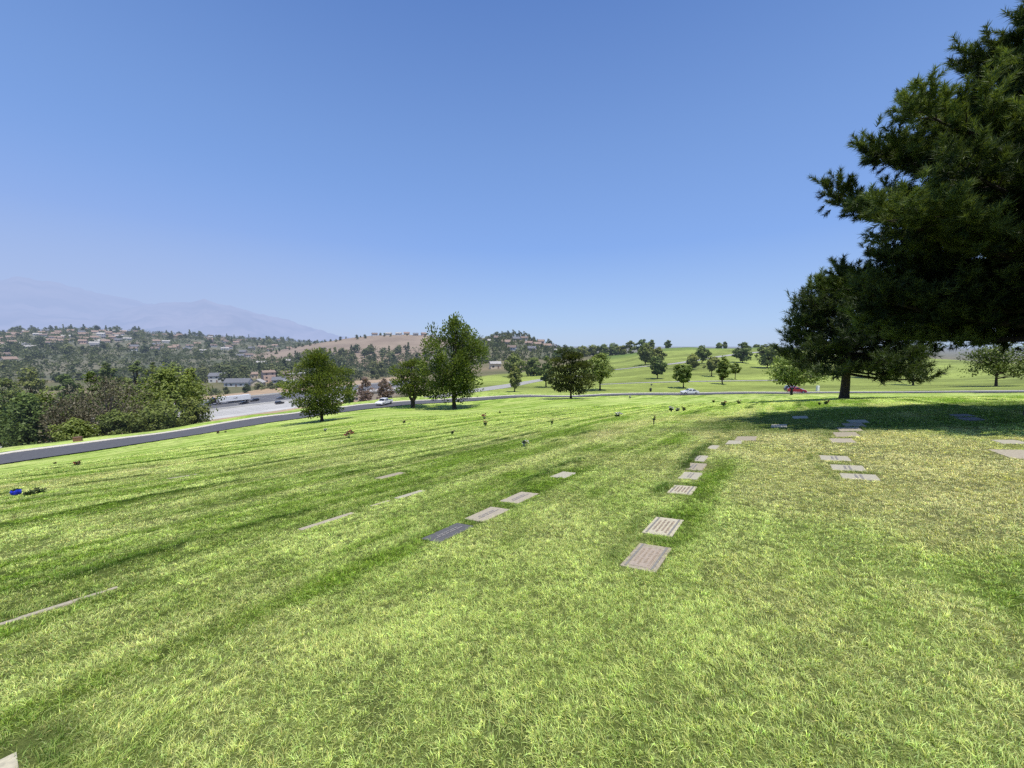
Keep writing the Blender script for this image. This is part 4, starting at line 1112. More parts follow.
car('pickup_truck', 'white pickup truck on the cemetery road, between the rounded and the forked pine', p_, a_h + math.pi, *PICKUP, 5.5, 1.95, 'white_paint', rwheel=.40, wheelx=(-1.75, 1.75), bed=(-2.7, -.95, 1.10), cat='pickup truck')
_pk = bpy.context.scene.objects['pickup_truck']; _pk.rotation_euler = (0, 0, a_h + math.pi + .5); _pk.scale = (.84, .84, .84)
p_, a_h = road_pose(689.3, 393.9, .2)
car('parked_car', 'white sedan with dark windows on the cemetery road, below the small yellow green tree', p_, a_h + math.pi, *SEDAN, 4.6, 1.82, 'white_paint')
p_, a_h = road_pose(799.5, 392.8, -1.3)
car('parked_car', 'red hatchback parked on the cemetery road behind the trunk of the light leafy tree', p_, a_h, *HATCH, 4.2, 1.78, 'red_paint')
p_, a_h = road_pose(799, 392.6, -5.6)
car('parked_car', 'dark grey car parked on the grass edge just behind the red hatchback', (p_[0], p_[1], hz(p_[0], p_[1])), a_h, *SUV, 4.6, 1.85, 'grey_paint')
hdg = math.atan2(fdir[1], fdir[0])
def on_fwy(u, o):
    d = ray(u, 400); ks = FWY_F
    k = min(ks, key=lambda k: abs((fa + fdir * k + nrm * o)[0] / (fa + fdir * k + nrm * o)[1] - d[0])); q = fa + fdir * k + nrm * o
    return (q[0], q[1], FZ + 1.1)
car('freeway_car', 'dark low car on the freeway just below the rear wheels of the white truck', on_fwy(243.5, 6.5), hdg + math.pi, *SEDAN, 4.6, 1.85, 'black_paint')
car('freeway_car', 'dark sport utility car close behind the white truck trailer on the freeway', on_fwy(254.5, .8), hdg + math.pi, *SUV, 4.7, 1.95, 'black_paint')
car('freeway_car', 'dark grey car on the far lanes of the freeway, well behind the truck', on_fwy(280.5, 3.5), hdg + math.pi, *SEDAN, 4.6, 1.85, 'grey_paint')
car('freeway_car', 'black sport utility car alone on the pale near lanes of the freeway', on_fwy(279.5, 24.0), hdg, *SUV, 4.8, 2.0, 'black_paint')
def semi(p, heading):
    root = empty('semi_truck', p, heading); tag(root, 'white trailer truck with a dark tractor heading along the freeway in the valley', 'truck')
    b = MB(); b.box((-9.2, 0, 2.62), (16.0, 2.6, 2.85)); tr = b.build('trailer', M['white_paint'], root, bevel=.05)
    b = MB()
    for s_ in (-1, 1):
        # a small dark mark at mid height of each side
        for (x, w, z, h_) in ((-9.9, .75, 2.75, .5), (-9.1, .55, 2.65, .32), (-8.45, .6, 2.8, .26)): b.box((x, s_ * 1.312, z), (w, .02, h_))
    b.build('side_mark', M['black_plastic'], tr)
    b = MB(); b.box((-9.2, 0, 1.10), (15.8, 1.2, .18)); b.build('chassis', M['black_plastic'], root)
    b = MB()
    for s_ in (-1, 1): b.box((-9.0, s_ * 1.2, .85), (6.8, .06, .6))
    b.build('side_skirt', M['black_plastic'], root)
    b = MB(); b.box((1.2, 0, 2.35), (2.3, 2.4, 2.3)); b.prism([(.1, 3.45), (2.3, 3.45), (.6, 4.0), (.1, 4.0)], -1.05, 1.05)
    b.prism([(2.3, 1.0), (4.3, 1.0), (4.4, 1.35), (4.2, 1.85), (2.3, 2.15)], -1.05, 1.05); cb = b.build('cab', M['black_paint'], root, bevel=.05)
    b = MB(); b.box((2.36, 0, 2.75), (.05, 2.1, .85)); b.build('windscreen', M['glass'], cb)
    for s_ in (-1, 1):
        b = MB(); b.box((1.75, s_ * 1.21, 2.75), (.8, .04, .7)); b.build('side_window', M['glass'], cb)
        b = MB(); b.cyl((-.2, s_ * 1.1, 1.0), .09, .09, 3.0, 10); b.build('exhaust_stack', M['alloy'], root)
        b = MB(); b.cyl((.3, s_ * 1.0, .75), .33, .33, 1.3, 14, 'x'); b.build('fuel_tank', M['alloy'], root)
        b = MB(); b.box((4.32, s_ * .8, 1.35), (.12, .35, .22)); b.build('headlight', M['lamp'], root, bevel=.02)
        for x in (3.2, -.9, -2.2, -14.2, -15.5): wheel(root, x, s_ * 1.05, .52, .5)
    b = MB(); b.box((4.33, 0, 1.1), (.2, 2.4, .35)); b.build('bumper', M['alloy'], root, bevel=.03)
    return root
semi(on_fwy(215.5, -3.0), hdg + math.pi)

# ------------------------------------------------------------------ grave markers, flush with the turf
M['granite_grey'] = mat('granite_grey', (.42, .37, .27), (.27, .235, .17), 28, .95, spec=.08, bmp=.15)
M['granite_cream'] = mat('granite_cream', (.55, .50, .36), (.40, .365, .27), 28, .9, spec=.15, bmp=.15)
M['granite_rose'] = mat('granite_rose', (.45, .40, .30), (.32, .28, .21), 28, .9, spec=.15, bmp=.15)
M['granite_dark'] = mat('granite_dark', (.13, .125, .12), (.08, .077, .075), 28, .7, bmp=.1)
M['granite_pale'] = mat('granite_pale', (.47, .44, .33), (.34, .315, .24), 28, .9, spec=.15, bmp=.15)
M['band_blue'] = mat('band_grey', (.25, .235, .20), (.19, .175, .15), 30, .7)
M['bronze_text'] = mat('bronze_text', (.40, .31, .21), (.33, .26, .18), 30, .5)
M['cut_text'] = mat('cut_text', (.33, .31, .28), (.28, .26, .24), 30, .8)
M['rose_panel'] = mat('rose_panel', (.43, .35, .26), (.33, .27, .20), 30, .6)
EXCL = []
def marker(label, u, y, m, Lg=.61, Wd=.32, style=None, sink=.007, rot=0.0, seed=0):
    b = hit(u, y); x, yy_ = b[0], b[1]
    rng = np.random.default_rng(seed + abs(int(u)))
    n = normal_at(x, yy_, .5)
    s = Vector((math.sin(ROW_AZ + rot), math.cos(ROW_AZ + rot), 0)); s = (s - n * s.dot(n)).normalized(); t = n.cross(s)
    z0 = float(np.mean(H(np.array([x - .2, x + .2, x, x, x]), np.array([yy_, yy_, yy_ - .2, yy_ + .2, yy_]))))
    root = empty('grave_marker', (0, 0, 0))
    root.matrix_world = Matrix(((s.x, t.x, n.x, x), (s.y, t.y, n.y, yy_), (s.z, t.z, n.z, z0 + sink), (0, 0, 0, 1)))
    tag(root, label, 'grave marker')
    bb = MB(); bb.box((0, 0, -.05), (Lg, Wd, .10)); bb.build('slab', M[m], root, bevel=.008)
    if style in ('banded', 'panel'):
        q = MB()
        for s_ in (-1, 1): q.box((0, s_ * (Wd / 2 - .050), .0015), (Lg * .90, .020, .006))
        q.build('border_band', M['band_blue'], root)
    if style == 'panel':
        q = MB(); q.box((-.02, 0, .0012), (Lg * .74, Wd * .56, .004)); q.build('inset_panel', M['rose_panel'], root)
    if style:
        q = MB(); rows = 4 if style != 'plain' else 2
        for k in range(rows):
            yk = (k - (rows - 1) / 2) * Wd * .14
            xk = -Lg * (.34 if k % 2 == 0 else .26); end = -xk
            while xk < end:
                w = rng.uniform(.012, .024)
                q.box((xk + w / 2, yk + rng.normal() * .001, .004), (w, Wd * .07 * rng.uniform(.75, 1), .004)); xk += w + rng.choice([.007, .007, .022])
        q.build('inscription', M['bronze_text' if style != 'plain' else 'cut_text'], root)
    EXCL.append((x, yy_, s, t, Lg / 2, Wd / 2))
    return root
marker('weathered grey grave marker with a rosy inscription, closest to the camera in its row', 647, 557, 'granite_grey', .60, .33, 'panel')
marker('cream grave marker with two dark bands and bronze lettering, directly behind the weathered grey one', 663.5, 526.5, 'granite_cream', .60, .33, 'banded')
marker('cream grave marker with two thin dark bands, set apart by turf, third in its row', 682, 490, 'granite_cream', .50, .34, 'banded')
marker('short whitish grave marker, front one of three close together in the same row', 690.5, 475.8, 'granite_pale', .56, .32, 'plain')
marker('wide grey white grave marker, middle one of three close together in the same row', 693.5, 466.8, 'granite_grey', .62, .38, 'plain')
marker('grey white grave marker, rear one of three close together in the same row', 697.5, 458.5, 'granite_pale', .62, .33, 'plain')
marker('thin pale grave marker nearly lost in the turf behind the group of three', 713, 447.6, 'granite_pale', .62, .22)
marker('pale grave marker at the sunny edge of the big shadow', 734.5, 442.4, 'granite_pale', .7, .36)
marker('dark bluish grave marker just inside the edge of the big shadow', 746, 438.5, 'granite_grey', .95, .5)
marker('dark grey granite grave marker, nearest of the row of four in mid lawn', 448.5, 532.5, 'granite_dark', .62, .31, 'plain')
marker('pale rosy grave marker right behind the dark granite one', 487.5, 514.3, 'granite_rose', .60, .36, 'plain')
marker('pale rosy grave marker with worn lettering, third in the row that begins with dark granite', 519.5, 497.6, 'granite_rose', .62, .36, 'plain')
marker('small whitish grave marker, last in the row that begins with dark granite', 564, 475, 'granite_pale', .55, .34)
marker('thin whitish grave marker alone in the turf beside a dark strip of lush grass', 410, 494.5, 'granite_pale', .60, .16)
marker('grey grave marker alone in the turf, one row beyond the thin whitish one', 390.5, 475.6, 'granite_grey', .70, .26)
marker('half overgrown rosy grave marker with turf creeping over it, next to lush dark grass', 328, 521, 'granite_rose', .8, .13)
marker('small fragment of pale grave marker showing through turf near the overgrown rosy one', 380, 503.5, 'granite_rose', .36, .08)
marker('faint pale grave marker far down the lawn toward the road bend', 183, 476.5, 'granite_rose', .7, .16)
marker('narrow concrete grave slab mostly under turf, its near end out of the picture', 20, 618.5, 'granite_rose', .62, .075)
marker('narrow concrete grave slab mostly covered by turf, right behind another along one line', 71, 602, 'granite_rose', .62, .07)
marker('bright concrete grave slab whose corner shows by bare soil at the bottom of the picture', -99, 828, 'granite_cream', .61, .31)
marker('light grave marker, rear one of the three in the sun below the big shadow', 834.5, 458.3, 'granite_pale', .56, .44, 'plain')
marker('light grave marker, middle one of the three in the sun below the big shadow', 847.5, 468, 'granite_pale', .50, .44, 'plain')
marker('light grave marker, front one of the three in the sun below the big shadow', 859, 477, 'granite_pale', .42, .44, 'plain')
marker('tan grave marker half in the sun at the lower edge of the big shadow', 842, 440.6, 'granite_rose', .8, .45)
marker('grey grave marker in the big shadow, nearest of the column leading to the shaded pine', 846, 434.5, 'granite_grey', 1.0, .5)
marker('grey grave marker in the big shadow, second of the column leading to the shaded pine', 849.5, 429.3, 'granite_grey', 1.0, .5)
marker('grey grave marker in the big shadow, third of the column leading to the shaded pine', 853.5, 425.0, 'granite_grey', 1.0, .5)
marker('grey grave marker in the big shadow, last of the column leading to the shaded pine', 857.5, 421.4, 'granite_pale', 1.0, .5)
marker('large rosy grave marker in the sun at the right edge of the lawn', 1019, 454.3, 'granite_rose', .95, .46)
marker('small pale grave marker behind the large rosy one at the edge of the lawn', 1010, 442, 'granite_pale', .6, .35)
marker('grey grave marker deep in the shadow of the huge pine, front of a close pair', 970, 419.0, 'granite_dark', .9, .45)
marker('grey grave marker deep in the shadow of the huge pine, rear of a close pair', 962, 415.5, 'granite_dark', .9, .45)
marker('pale grave marker on the far rim of the big shadow, toward the road', 800, 417.4, 'granite_pale', 1.2, .5)
marker('small pale grave marker inside the far tip of the big shadow', 779, 426, 'granite_pale', 1.0, .45)

# ------------------------------------------------------------------ flowers, vases and other small things on the lawn
def fmat(n, c): M[n] = mat(n, c, tuple(v * .75 for v in c), 20, .6)
fmat('petal_white', (.75, .73, .68)); fmat('petal_yellow', (.70, .60, .12)); fmat('petal_red', (.40, .13, .08)); fmat('petal_pink', (.42, .22, .18)); fmat('petal_brown', (.26, .15, .10))
fmat('stem_green', (.10, .16, .05)); M['weed'] = mat('weed', (.12, .15, .05), (.07, .09, .03), 20, .8); fmat('vase_dark', (.06, .065, .055)); fmat('vase_grey', (.34, .34, .33)); fmat('foil_blue', (.01, .03, .50))
def blob(c, r, n, rng, squash=.8):
    """a flower head: petals around a centre"""
    V_ = []; f = []
    for i in range(n):
        a = rng.random() * 6.283; e = rng.uniform(-.3, 1.3)
        d = np.array([math.cos(a) * math.cos(e), math.sin(a) * math.cos(e), math.sin(e)])
        w = np.cross(d, rng.normal(size=3)); w /= np.linalg.norm(w)
        k = len(V_); p = np.array(c)
        V_ += [p, p + d * r * .6 + w * r * .35, p + d * r, p + d * r * .6 - w * r * .35]; f.append((k, k + 1, k + 2, k + 3))
    return V_, f
def bouquet(label, u, y, hgt, wid, petals, vase='vase_grey', vase_h=.45, seed=1, heads=12, cat='flowers', name='flower_vase', spill=0.0, leaves=True):
    b = hit(u, y); rng = np.random.default_rng(seed + abs(int(u * 3))); wid *= .60; hgt *= .75
    root = empty(name, (b[0], b[1], b[2] - .01)); tag(root, label, cat)
    if vase:
        q = MB(); q.cyl((0, 0, 0), wid * .10, wid * .22, hgt * vase_h, 12); q.cyl((0, 0, hgt * vase_h), wid * .25, wid * .25, hgt * .03, 12)
        q.build('vase', M[vase], root)
    q = MB()
    pos = []
    for i in range(heads):
        a = rng.random() * 6.283; r_ = wid * .5 * math.sqrt(rng.random())
        pos.append((math.cos(a) * r_ + spill * wid * rng.random(), math.sin(a) * r_, hgt * (vase_h + (1 - vase_h) * rng.uniform(.35, .95)) * (1 - .5 * abs(spill) * rng.random())))
    T = Tubes()
    for p in pos: T.add([(0, 0, hgt * vase_h * .8), (p[0] * .5, p[1] * .5, p[2] * .75), p], [.006, .005, .004], 4)
    T.build('stems', M['stem_green'], root)
    if leaves:
        v, f = blob((0, 0, hgt * vase_h), wid * .55, 26, rng); q = MB(); q.add(v, f); q.build('leaves', M['stem_green'], root)
    per = max(1, len(pos) // len(petals))
    for k, pm in enumerate(petals):
        q = MB()
        for p in (pos[k * per:(k + 1) * per] if k < len(petals) - 1 else pos[k * per:]):
            v, f = blob(p, wid * .17, 14, rng); q.add(v, f)
        q.build('blossoms', M[pm], root)
    return root
bouquet('grey vase of white and yellow flowers spilling sideways, alone in mid lawn', 524, 446.5, .34, .30, ['petal_white', 'petal_yellow'], 'vase_grey', .5, 1, 16, spill=.9)
bouquet('upright dark vase of dark flowers standing alone at the end of a straw coloured patch', 653.7, 425.5, .62, .22, ['petal_brown'], 'vase_dark', .55, 2, 9)
bouquet('low bunch of white flowers lying in the turf left of the upright dark vase', 617, 416.8, .45, .55, ['petal_white'], None, .2, 3, 16, spill=.6)
bouquet('white flowers with dark leaves, largest of the little cluster below the white sedan', 671, 411.8, .50, .50, ['petal_white'], 'vase_dark', .4, 4, 12)
bouquet('pale low flowers in the middle of the little cluster below the white sedan', 677.5, 411.5, .35, .45, ['petal_white', 'petal_brown'], 'vase_dark', .3, 5, 9)
bouquet('dark flowers at the end of the little cluster below the white sedan', 683.5, 411.2, .42, .42, ['petal_brown'], 'vase_dark', .4, 6, 9)
bouquet('tall white flowers in a dark vase close to the road, beyond the upright dark vase', 630, 398.8, 1.0, .75, ['petal_white'], 'vase_dark', .45, 7, 14)
bouquet('red flowers standing in a pair with a darker bunch in front of the pines', 484.5, 419.3, .55, .75, ['petal_red', 'petal_pink'], 'vase_dark', .3, 8, 11, leaves=False)
bouquet('small dark red bunch just in front of the red flowers', 485.2, 426, .38, .42, ['petal_brown', 'petal_red'], 'vase_dark', .4, 9, 8)
bouquet('dry reddish brown flowers in the turf below the rounded dark pine', 349, 438, .55, .80, ['petal_brown', 'petal_red'], None, .15, 10, 12, leaves=False)
bouquet('small bright white flowers in the shade edge of the rounded dark pine', 325.5, 431.8, .38, .35, ['petal_white'], 'vase_grey', .4, 11, 8)
bouquet('tiny dark upright flowers in the middle lawn behind the grey vase', 552, 425.3, .5, .28, ['petal_brown'], 'vase_dark', .4, 12, 6)
bouquet('dark red flowers before the big shadow, nearest of a loose trio', 723.5, 406.2, .48, .6, ['petal_brown', 'petal_red'], 'vase_dark', .35, 13, 10)
bouquet('dark flowers of a loose trio before the big shadow, the one closest to the road', 713.5, 402.8, .48, .5, ['petal_brown'], 'vase_dark', .35, 14, 9)
bouquet('dark flowers before the big shadow, toward the light leafy tree in a loose trio', 738.5, 404.2, .46, .5, ['petal_brown', 'petal_pink'], 'vase_dark', .35, 15, 9)
bouquet('brown dry flowers in the sun beside the shadow of the thick straight trunk', 826, 404.6, .32, .42, ['petal_brown', 'petal_red'], 'vase_dark', .3, 16, 10)
bouquet('small brown dry flowers right next to the other dry ones near the thick straight trunk', 819.5, 405.2, .26, .28, ['petal_brown'], 'vase_dark', .3, 17, 7)
bouquet('dark withered flowers on the lawn by the bend of the road', 77, 465.6, .30, .42, ['petal_brown', 'petal_red'], 'vase_dark', .25, 18, 12)
bouquet('small withered tuft of flowers by the road bend, left of a darker withered bunch', 55, 463.8, .22, .4, ['petal_brown'], 'vase_dark', .25, 19, 9)
bouquet('dark reddish flowers close to the asphalt left of the rounded dark pine', 218, 433.5, .35, .6, ['petal_brown', 'petal_red'], 'vase_dark', .3, 20, 10)
bouquet('dark flowers beside the reddish ones close to the asphalt', 225.5, 432.5, .28, .45, ['petal_brown'], 'vase_dark', .3, 21, 8)
bouquet('dark flowers in the turf before the pair of tall and forked pines', 404, 423.5, .4, .45, ['petal_brown'], 'vase_dark', .35, 22, 8)
bouquet('small dark flowers left of the red pair in front of the tall pine', 452.5, 434.5, .3, .3, ['petal_brown'], 'vase_dark', .35, 23, 7)
bouquet('dark flowers just short of the road below the wide dark round pine', 500, 413.5, .4, .4, ['petal_brown'], 'vase_dark', .35, 24, 7)
bouquet('white flowers on the far lawn across the road below the round dark tree', 651.5, 385.5, 1.0, 1.2, ['petal_white'], 'vase_grey', .3, 25, 12)
bouquet('dark withered plant in the turf right beside the blue foil pot', 30, 495.3, .16, .36, ['weed'], None, .1, 26, 12)
bouquet('dark green withered plant, second one along from the blue foil pot', 41, 492.8, .19, .30, ['weed'], None, .1, 27, 12)
# blue foil flower pot
b = hit(16.5, 495.2)
root = empty('flower_pot', (b[0], b[1], b[2] - .01)); root.scale = (.8, .8, .8); tag(root, 'bright blue foil wrapped flower pot lying in the turf at the edge of the lawn', 'flower pot')
q = MB(); rng = np.random.default_rng(4); n = 14; V_ = []
for (z, r_) in ((0, .06), (.07, .105), (.14, .11), (.175, .085)):
    for i in range(n):
        a = 6.283 * i / n; k = 1 + (.16 if i % 2 else -.08) * (z / .2) + rng.normal() * .03
        V_.append((math.cos(a) * r_ * k, math.sin(a) * r_ * k, z + (rng.normal() * .015 if z > .1 else 0)))
fs = [tuple(range(n - 1, -1, -1))]
for j in range(3): fs += [(j * n + i, j * n + (i + 1) % n, (j + 1) * n + (i + 1) % n, (j + 1) * n + i) for i in range(n)]
q.add(V_, fs); q.build('foil_wrap', M['foil_blue'], root)
q = MB(); v, f = blob((0, 0, .14), .10, 22, rng); q.add(v, f); q.build('leaves', M['stem_green'], root)
# concrete and metal things by the road
b = hit(78, 441.2)
root = empty('drain_box', (b[0], b[1], b[2]), .6); tag(root, 'low reddish brown rusty box on the kerb at the bend of the road', 'drain box')
fmat('rust', (.22, .11, .07))
q = MB(); q.box((0, 0, .22), (.75, .5, .54)); q.build('box', M['rust'], root, bevel=.03)
q = MB(); q.box((0, 0, .505), (.82, .56, .05)); q.build('lid', M['rust'], root, bevel=.01)
b = hit(817.5, 391.0)
root = empty('utility_cabinet', (b[0], b[1], b[2]), .2); tag(root, 'white upright utility cabinet across the road beyond the red hatchback', 'cabinet')
q = MB(); q.box((0, 0, .78), (.72, .5, 1.36)); q.build('body', M['white_paint'], root, bevel=.03)
q = MB(); q.box((0, 0, .06), (.85, .62, .14)); q.build('plinth', M['concrete'], root)
q = MB(); q.box((0, -.262, .80), (.58, .03, 1.1)); d_ = q.build('door', M['white_paint'], root, bevel=.01)
q = MB(); q.box((.22, -.29, .85), (.03, .03, .18)); q.build('handle', M['black_plastic'], d_)
b = hit(650.5, 391.6)
root = empty('litter_bin', (b[0], b[1], b[2])); tag(root, 'small dark litter bin on the grass edge across the road', 'litter bin')
q = MB(); q.cyl((0, 0, 0), .30, .36, .95, 16); q.build('bin', M['black_plastic'], root)
q = MB(); q.cyl((0, 0, .95), .38, .30, .12, 16); q.build('lid', M['black_plastic'], root)

# ------------------------------------------------------------------ grass blades
def grass():
    rng = np.random.default_rng(123)
    half = R(57.5)
    edges = np.array([1.0, 1.6, 2.2, 3, 4, 5.5, 7.5, 10, 14, 20, 28, 38, 48])
    Xs = []; Ys = []; Ts = []; Cx = []; Cy = []; TX = []; TY = []; nt_ = 0
    BL_N = 9
    for r0, r1 in zip(edges[:-1], edges[1:]):
        rm = (r0 + r1) / 2
        dens = 2300 * min(1, (2.8 / rm) ** 1.36)
        if rm > 28: dens *= .8
        n = int(dens * half * (r1 ** 2 - r0 ** 2))
        r = np.sqrt(rng.uniform(r0 ** 2, r1 ** 2, n)); a = rng.uniform(-half, half, n)
        cx = np.sin(a) * r; cy = np.cos(a) * r
        sg = .0095 * np.maximum(1, r / 2.8) ** .62
        ox = rng.normal(size=(n, BL_N)) * sg[:, None]; oy = rng.normal(size=(n, BL_N)) * sg[:, None]
        Xs.append((cx[:, None] + ox).ravel()); Ys.append((cy[:, None] + oy).ravel())
        Ts.append(np.repeat(np.arange(n) + nt_, BL_N)); nt_ += n; TX.append(cx); TY.append(cy)
        Cx.append((ox / sg[:, None]).ravel()); Cy.append((oy / sg[:, None]).ravel())
    x = np.concatenate(Xs); y = np.concatenate(Ys); tid = np.concatenate(Ts); ox = np.concatenate(Cx); oy = np.concatenate(Cy)
    TX = np.concatenate(TX); TY = np.concatenate(TY); tl = rng.uniform(0, 6.283, nt_); th_ = np.exp(rng.normal(size=nt_) * .26); tc_ = np.exp(rng.normal(size=nt_) * .20)
    y = np.where(y < .9, y, y)
    # thin the turf in clumps, leave the stones and the road free
    keep = np.ones(len(x), bool)
    rd_ = np.full(len(x), 99.); far_ = np.hypot(x, y) > 24
    rd_[far_] = seg_dist(x[far_], y[far_], ROAD_S[::4]); keep &= rd_ > ROAD_W / 2 + .35
    for (mx, my, s, t, hl, hw) in EXCL:
        dx = x - mx; dy = y - my
        u = dx * s.x + dy * s.y; v = dx * t.x + dy * t.y
        m_ = rng.normal(size=len(x)) * .010 + .05 * (vnoise(x * 14, y * 14, 300) - .62)
        keep &= ~((np.abs(u) < hl - .004 + m_) & (np.abs(v) < hw - .004 + m_))
    # bare soil by the corner slab
    bx_, by_, _ = hit(14, 752)
    bs = np.exp(-((np.hypot(x - bx_, y - by_)) / .16) ** 2)
    keep &= rng.random(len(x)) > bs * .97
    x = x[keep]; y = y[keep]; tid = tid[keep]; ox = ox[keep]; oy = oy[keep]; n = len(x)
    r = np.hypot(x, y)
    lush, worn = row_bands(TX, TY); lush = lush[tid]; worn = worn[tid]
    z = H(TX, TY)[tid] - (x - TX[tid]) * 0.0
    z += SB * (x - TX[tid]) - SA * (y - TY[tid])
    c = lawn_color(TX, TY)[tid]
    # tufts: neighbouring blades lean alike
    vx = ox * .62 + np.cos(tl[tid]) * .42 + .5 * (vnoise(x * 1.6, y * 1.6, 210) - .5) * 2 + rng.normal(size=n) * .35
    vy = oy * .62 + np.sin(tl[tid]) * .42 + .5 * (vnoise(x * 1.6, y * 1.6, 211) - .5) * 2 + rng.normal(size=n) * .35
    la = np.arctan2(vy, vx)
    ln = np.clip(.62 * np.hypot(vx, vy) + rng.normal(size=n) * .12, .08, 1.5)
    hgt = (.0165 + .013 * rng.random(n)) * th_[tid] * (1 + .4 * lush - .30 * worn * sstep(4, 12, r))
    near_stone = np.zeros(n)
    for (mx, my, s, t, hl, hw) in EXCL[:13]:
        dd = np.hypot(x - mx, y - my); near_stone = np.maximum(near_stone, (dd < hl + .25).astype(float))
    wid = .0023 * np.maximum(1, (r / 2.6) ** .80) * rng.uniform(.7, 1.35, n)
    hgt *= np.clip((r / 9) ** .25, 1, 1.6)
    # some long dry stalks
    mlush = np.zeros(n)
    for (mx, my, s_, t_, hl, hw) in EXCL[:27]:
        dxm = x - mx; dym = y - my
        m2 = np.hypot(dxm, dym) < 2.2
        u_ = dxm[m2] * s_.x + dym[m2] * s_.y; v_ = dxm[m2] * math.cos(ROW_AZ) - dym[m2] * math.sin(ROW_AZ)
        jg = .10 * (vnoise(x[m2] * 6, y[m2] * 6, 401) - .5)
        side_ = .7 * np.exp(-((v_ + hw + .12 + jg) / .10) ** 2) * sstep(hl + .3, hl - .05, np.abs(u_))
        end_ = .9 * np.exp(-((u_ - hl - .10 - jg) / .09) ** 2) * sstep(hw + .16, hw - .02, np.abs(v_))
        mlush[m2] = np.maximum(mlush[m2], np.maximum(side_, end_))
    hgt *= 1 + .45 * mlush
    mlush = (mlush * .85)[:, None]; c = c * (1 - mlush) + LUSH * mlush
    dry = rng.random(n) < .10 + .12 * sstep(.5, .7, fbm(x * .45 + 5, y * .45, 51, 4))
    c[dry] = c[dry] * .45 + STRAW[None] * rng.uniform(.5, 1.05, (int(dry.sum()), 1)) * .62
    jit = np.exp(rng.normal(size=(n, 1)) * .20) * tc_[tid][:, None]
    c = c * jit * np.array([1, 1, 1.0])
    c[:, 0] *= np.exp(rng.normal(size=n) * .09)
    dx = np.cos(la); dy = np.sin(la)
    L = hgt[:, None] * 1.25
    D = np.stack([dx, dy, np.zeros(n)], 1); W = np.stack([-dy, dx, np.zeros(n)], 1)
    # turn the flat of the blade at random
    tw = rng.normal(size=n) * .55
    W = W * np.cos(tw)[:, None] + D * np.sin(tw)[:, None]
    P0 = np.stack([x, y, z - .006], 1)
    lx = np.clip(ln, .05, 1.5)[:, None]
    P1 = P0 + L * .5 * (np.array([0, 0, 1.0]) + D * lx * .55)
    P2 = P0 + L * (np.array([0, 0, .95 - 0.0]) * (1 - .32 * np.minimum(lx, 1.2)) + D * lx * 1.0)
    w = wid[:, None]
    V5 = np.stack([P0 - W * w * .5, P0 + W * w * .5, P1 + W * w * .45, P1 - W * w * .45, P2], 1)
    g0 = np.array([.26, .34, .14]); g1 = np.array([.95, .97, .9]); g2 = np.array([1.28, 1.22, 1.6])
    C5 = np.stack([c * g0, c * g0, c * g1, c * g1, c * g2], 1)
    i = np.arange(n)[:, None] * 5
    q = i + np.array([[0, 1, 2, 3]]); t3 = i + np.array([[3, 2, 4]])
    m, nt, out = newmat('grass_blade')
    at = N(nt, 'ShaderNodeAttribute', attribute_name='tint')
    p = N(nt, 'ShaderNodeBsdfPrincipled'); p.inputs['Roughness'].default_value = .5; p.inputs['Specular IOR Level'].default_value = .22
    nt.links.new(at.outputs['Color'], p.inputs['Base Color'])
    tr = N(nt, 'ShaderNodeBsdfTranslucent'); nt.links.new(mixc(nt, 1.0, at.outputs['Color'], (1.05, 1.08, .65), 'MULTIPLY'), tr.inputs['Color'])
    mx = N(nt, 'ShaderNodeMixShader'); mx.inputs[0].default_value = .42
    nt.links.new(p.outputs[0], mx.inputs[1]); nt.links.new(tr.outputs[0], mx.inputs[2])
    finish(nt, out, mx.outputs[0], False)
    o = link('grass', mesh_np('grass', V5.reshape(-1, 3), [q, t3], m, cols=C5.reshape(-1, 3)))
    tag(o, 'short uneven green and straw coloured lawn grass', 'grass', kind='stuff')
    print('blades', n)
grass()

# ------------------------------------------------------------------ daylight
SUN_EL = R(71.5); SUN_AZ = R(146)          # clockwise from the view direction: high, behind the camera and a little to the right
S = Vector((math.sin(SUN_AZ) * math.cos(SUN_EL), math.cos(SUN_AZ) * math.cos(SUN_EL), math.sin(SUN_EL)))
ld = bpy.data.lights.new('sun', 'SUN'); ld.energy = 5.0; ld.angle = R(.53); ld.color = (1.0, .955, .88)
lo = bpy.data.objects.new('sun', ld); col.objects.link(lo); lo.rotation_euler = S.to_track_quat('Z', 'Y').to_euler(); lo.location = (0, 0, 60)
w = bpy.data.worlds.new('World'); scene.world = w; w.use_nodes = True
nt = w.node_tree
for n_ in list(nt.nodes): nt.nodes.remove(n_)
out = nt.nodes.new('ShaderNodeOutputWorld'); bg = nt.nodes.new('ShaderNodeBackground')
sky = nt.nodes.new('ShaderNodeTexSky'); sky.sky_type = 'NISHITA'; sky.sun_disc = False
sky.sun_elevation = SUN_EL; sky.sun_rotation = SUN_AZ; sky.altitude = 200; sky.air_density = 1.0; sky.dust_density = .6; sky.ozone_density = 2.5
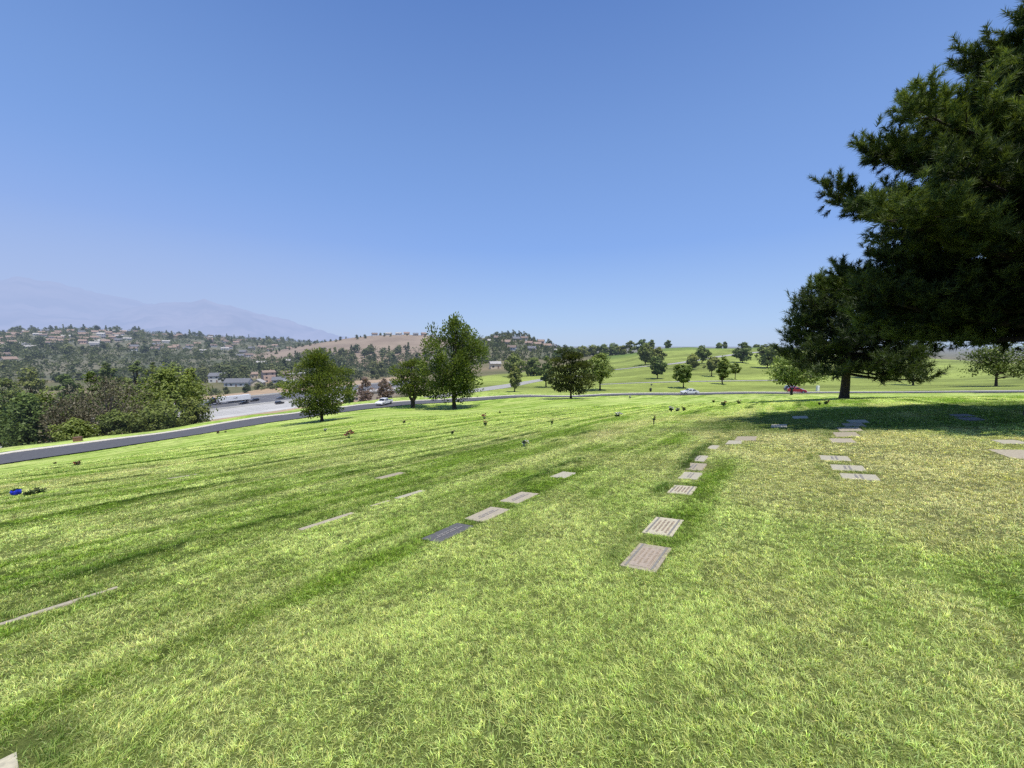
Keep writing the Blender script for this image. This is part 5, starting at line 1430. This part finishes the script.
def lin(c): return tuple(((v / 255 + .055) / 1.055) ** 2.4 if v > 10 else v / 3294.6 for v in c)
tc = nt.nodes.new('ShaderNodeTexCoord'); sx = nt.nodes.new('ShaderNodeSeparateXYZ'); nt.links.new(tc.outputs['Generated'], sx.inputs[0])
SKY_STR = .12
STOPS = [(0.0, (186, 208, 240)), (.05, (174, 204, 246)), (.232, (137, 176, 241)), (.431, (120, 159, 224)), (.63, (96, 135, 204)), (1.0, (66, 102, 176))]
grad = ramp(nt, sx.outputs['Z'], [(p_, lin(c_)) for p_, c_ in STOPS])
vm = nt.nodes.new('ShaderNodeVectorMath'); vm.operation = 'SCALE'; nt.links.new(grad, vm.inputs[0]); vm.inputs['Scale'].default_value = 1 / SKY_STR
def mrange(sock, a, b, c, d):
    n_ = nt.nodes.new('ShaderNodeMapRange'); n_.interpolation_type = 'SMOOTHSTEP'; nt.links.new(sock, n_.inputs[0])
    for i_, v_ in enumerate((a, b, c, d)): n_.inputs[i_ + 1].default_value = v_
    return n_.outputs[0]
mm_ = nt.nodes.new('ShaderNodeMath'); mm_.operation = 'MULTIPLY'
nt.links.new(mrange(sx.outputs['X'], .15, -.85, 0, .75), mm_.inputs[0]); nt.links.new(mrange(sx.outputs['Z'], .0, .38, 1, 0), mm_.inputs[1])
hz_ = mixc(nt, mm_.outputs[0], vm.outputs[0], tuple(v / SKY_STR for v in lin((172, 184, 226))))
nt.links.new(mixc(nt, .12, hz_, sky.outputs[0]), bg.inputs['Color'])
bg.inputs['Strength'].default_value = SKY_STR
nt.links.new(bg.outputs[0], out.inputs['Surface'])
scene.view_settings.view_transform = 'Standard'; scene.view_settings.look = 'None'; scene.view_settings.exposure = 0; scene.view_settings.gamma = 1
scene.render.engine = 'CYCLES'
scene.cycles.max_bounces = 6; scene.cycles.diffuse_bounces = 3; scene.cycles.glossy_bounces = 2; scene.cycles.transmission_bounces = 3; scene.cycles.transparent_max_bounces = 4
scene.cycles.use_adaptive_sampling = True; scene.cycles.adaptive_threshold = .01
scene.cycles.use_denoising = False
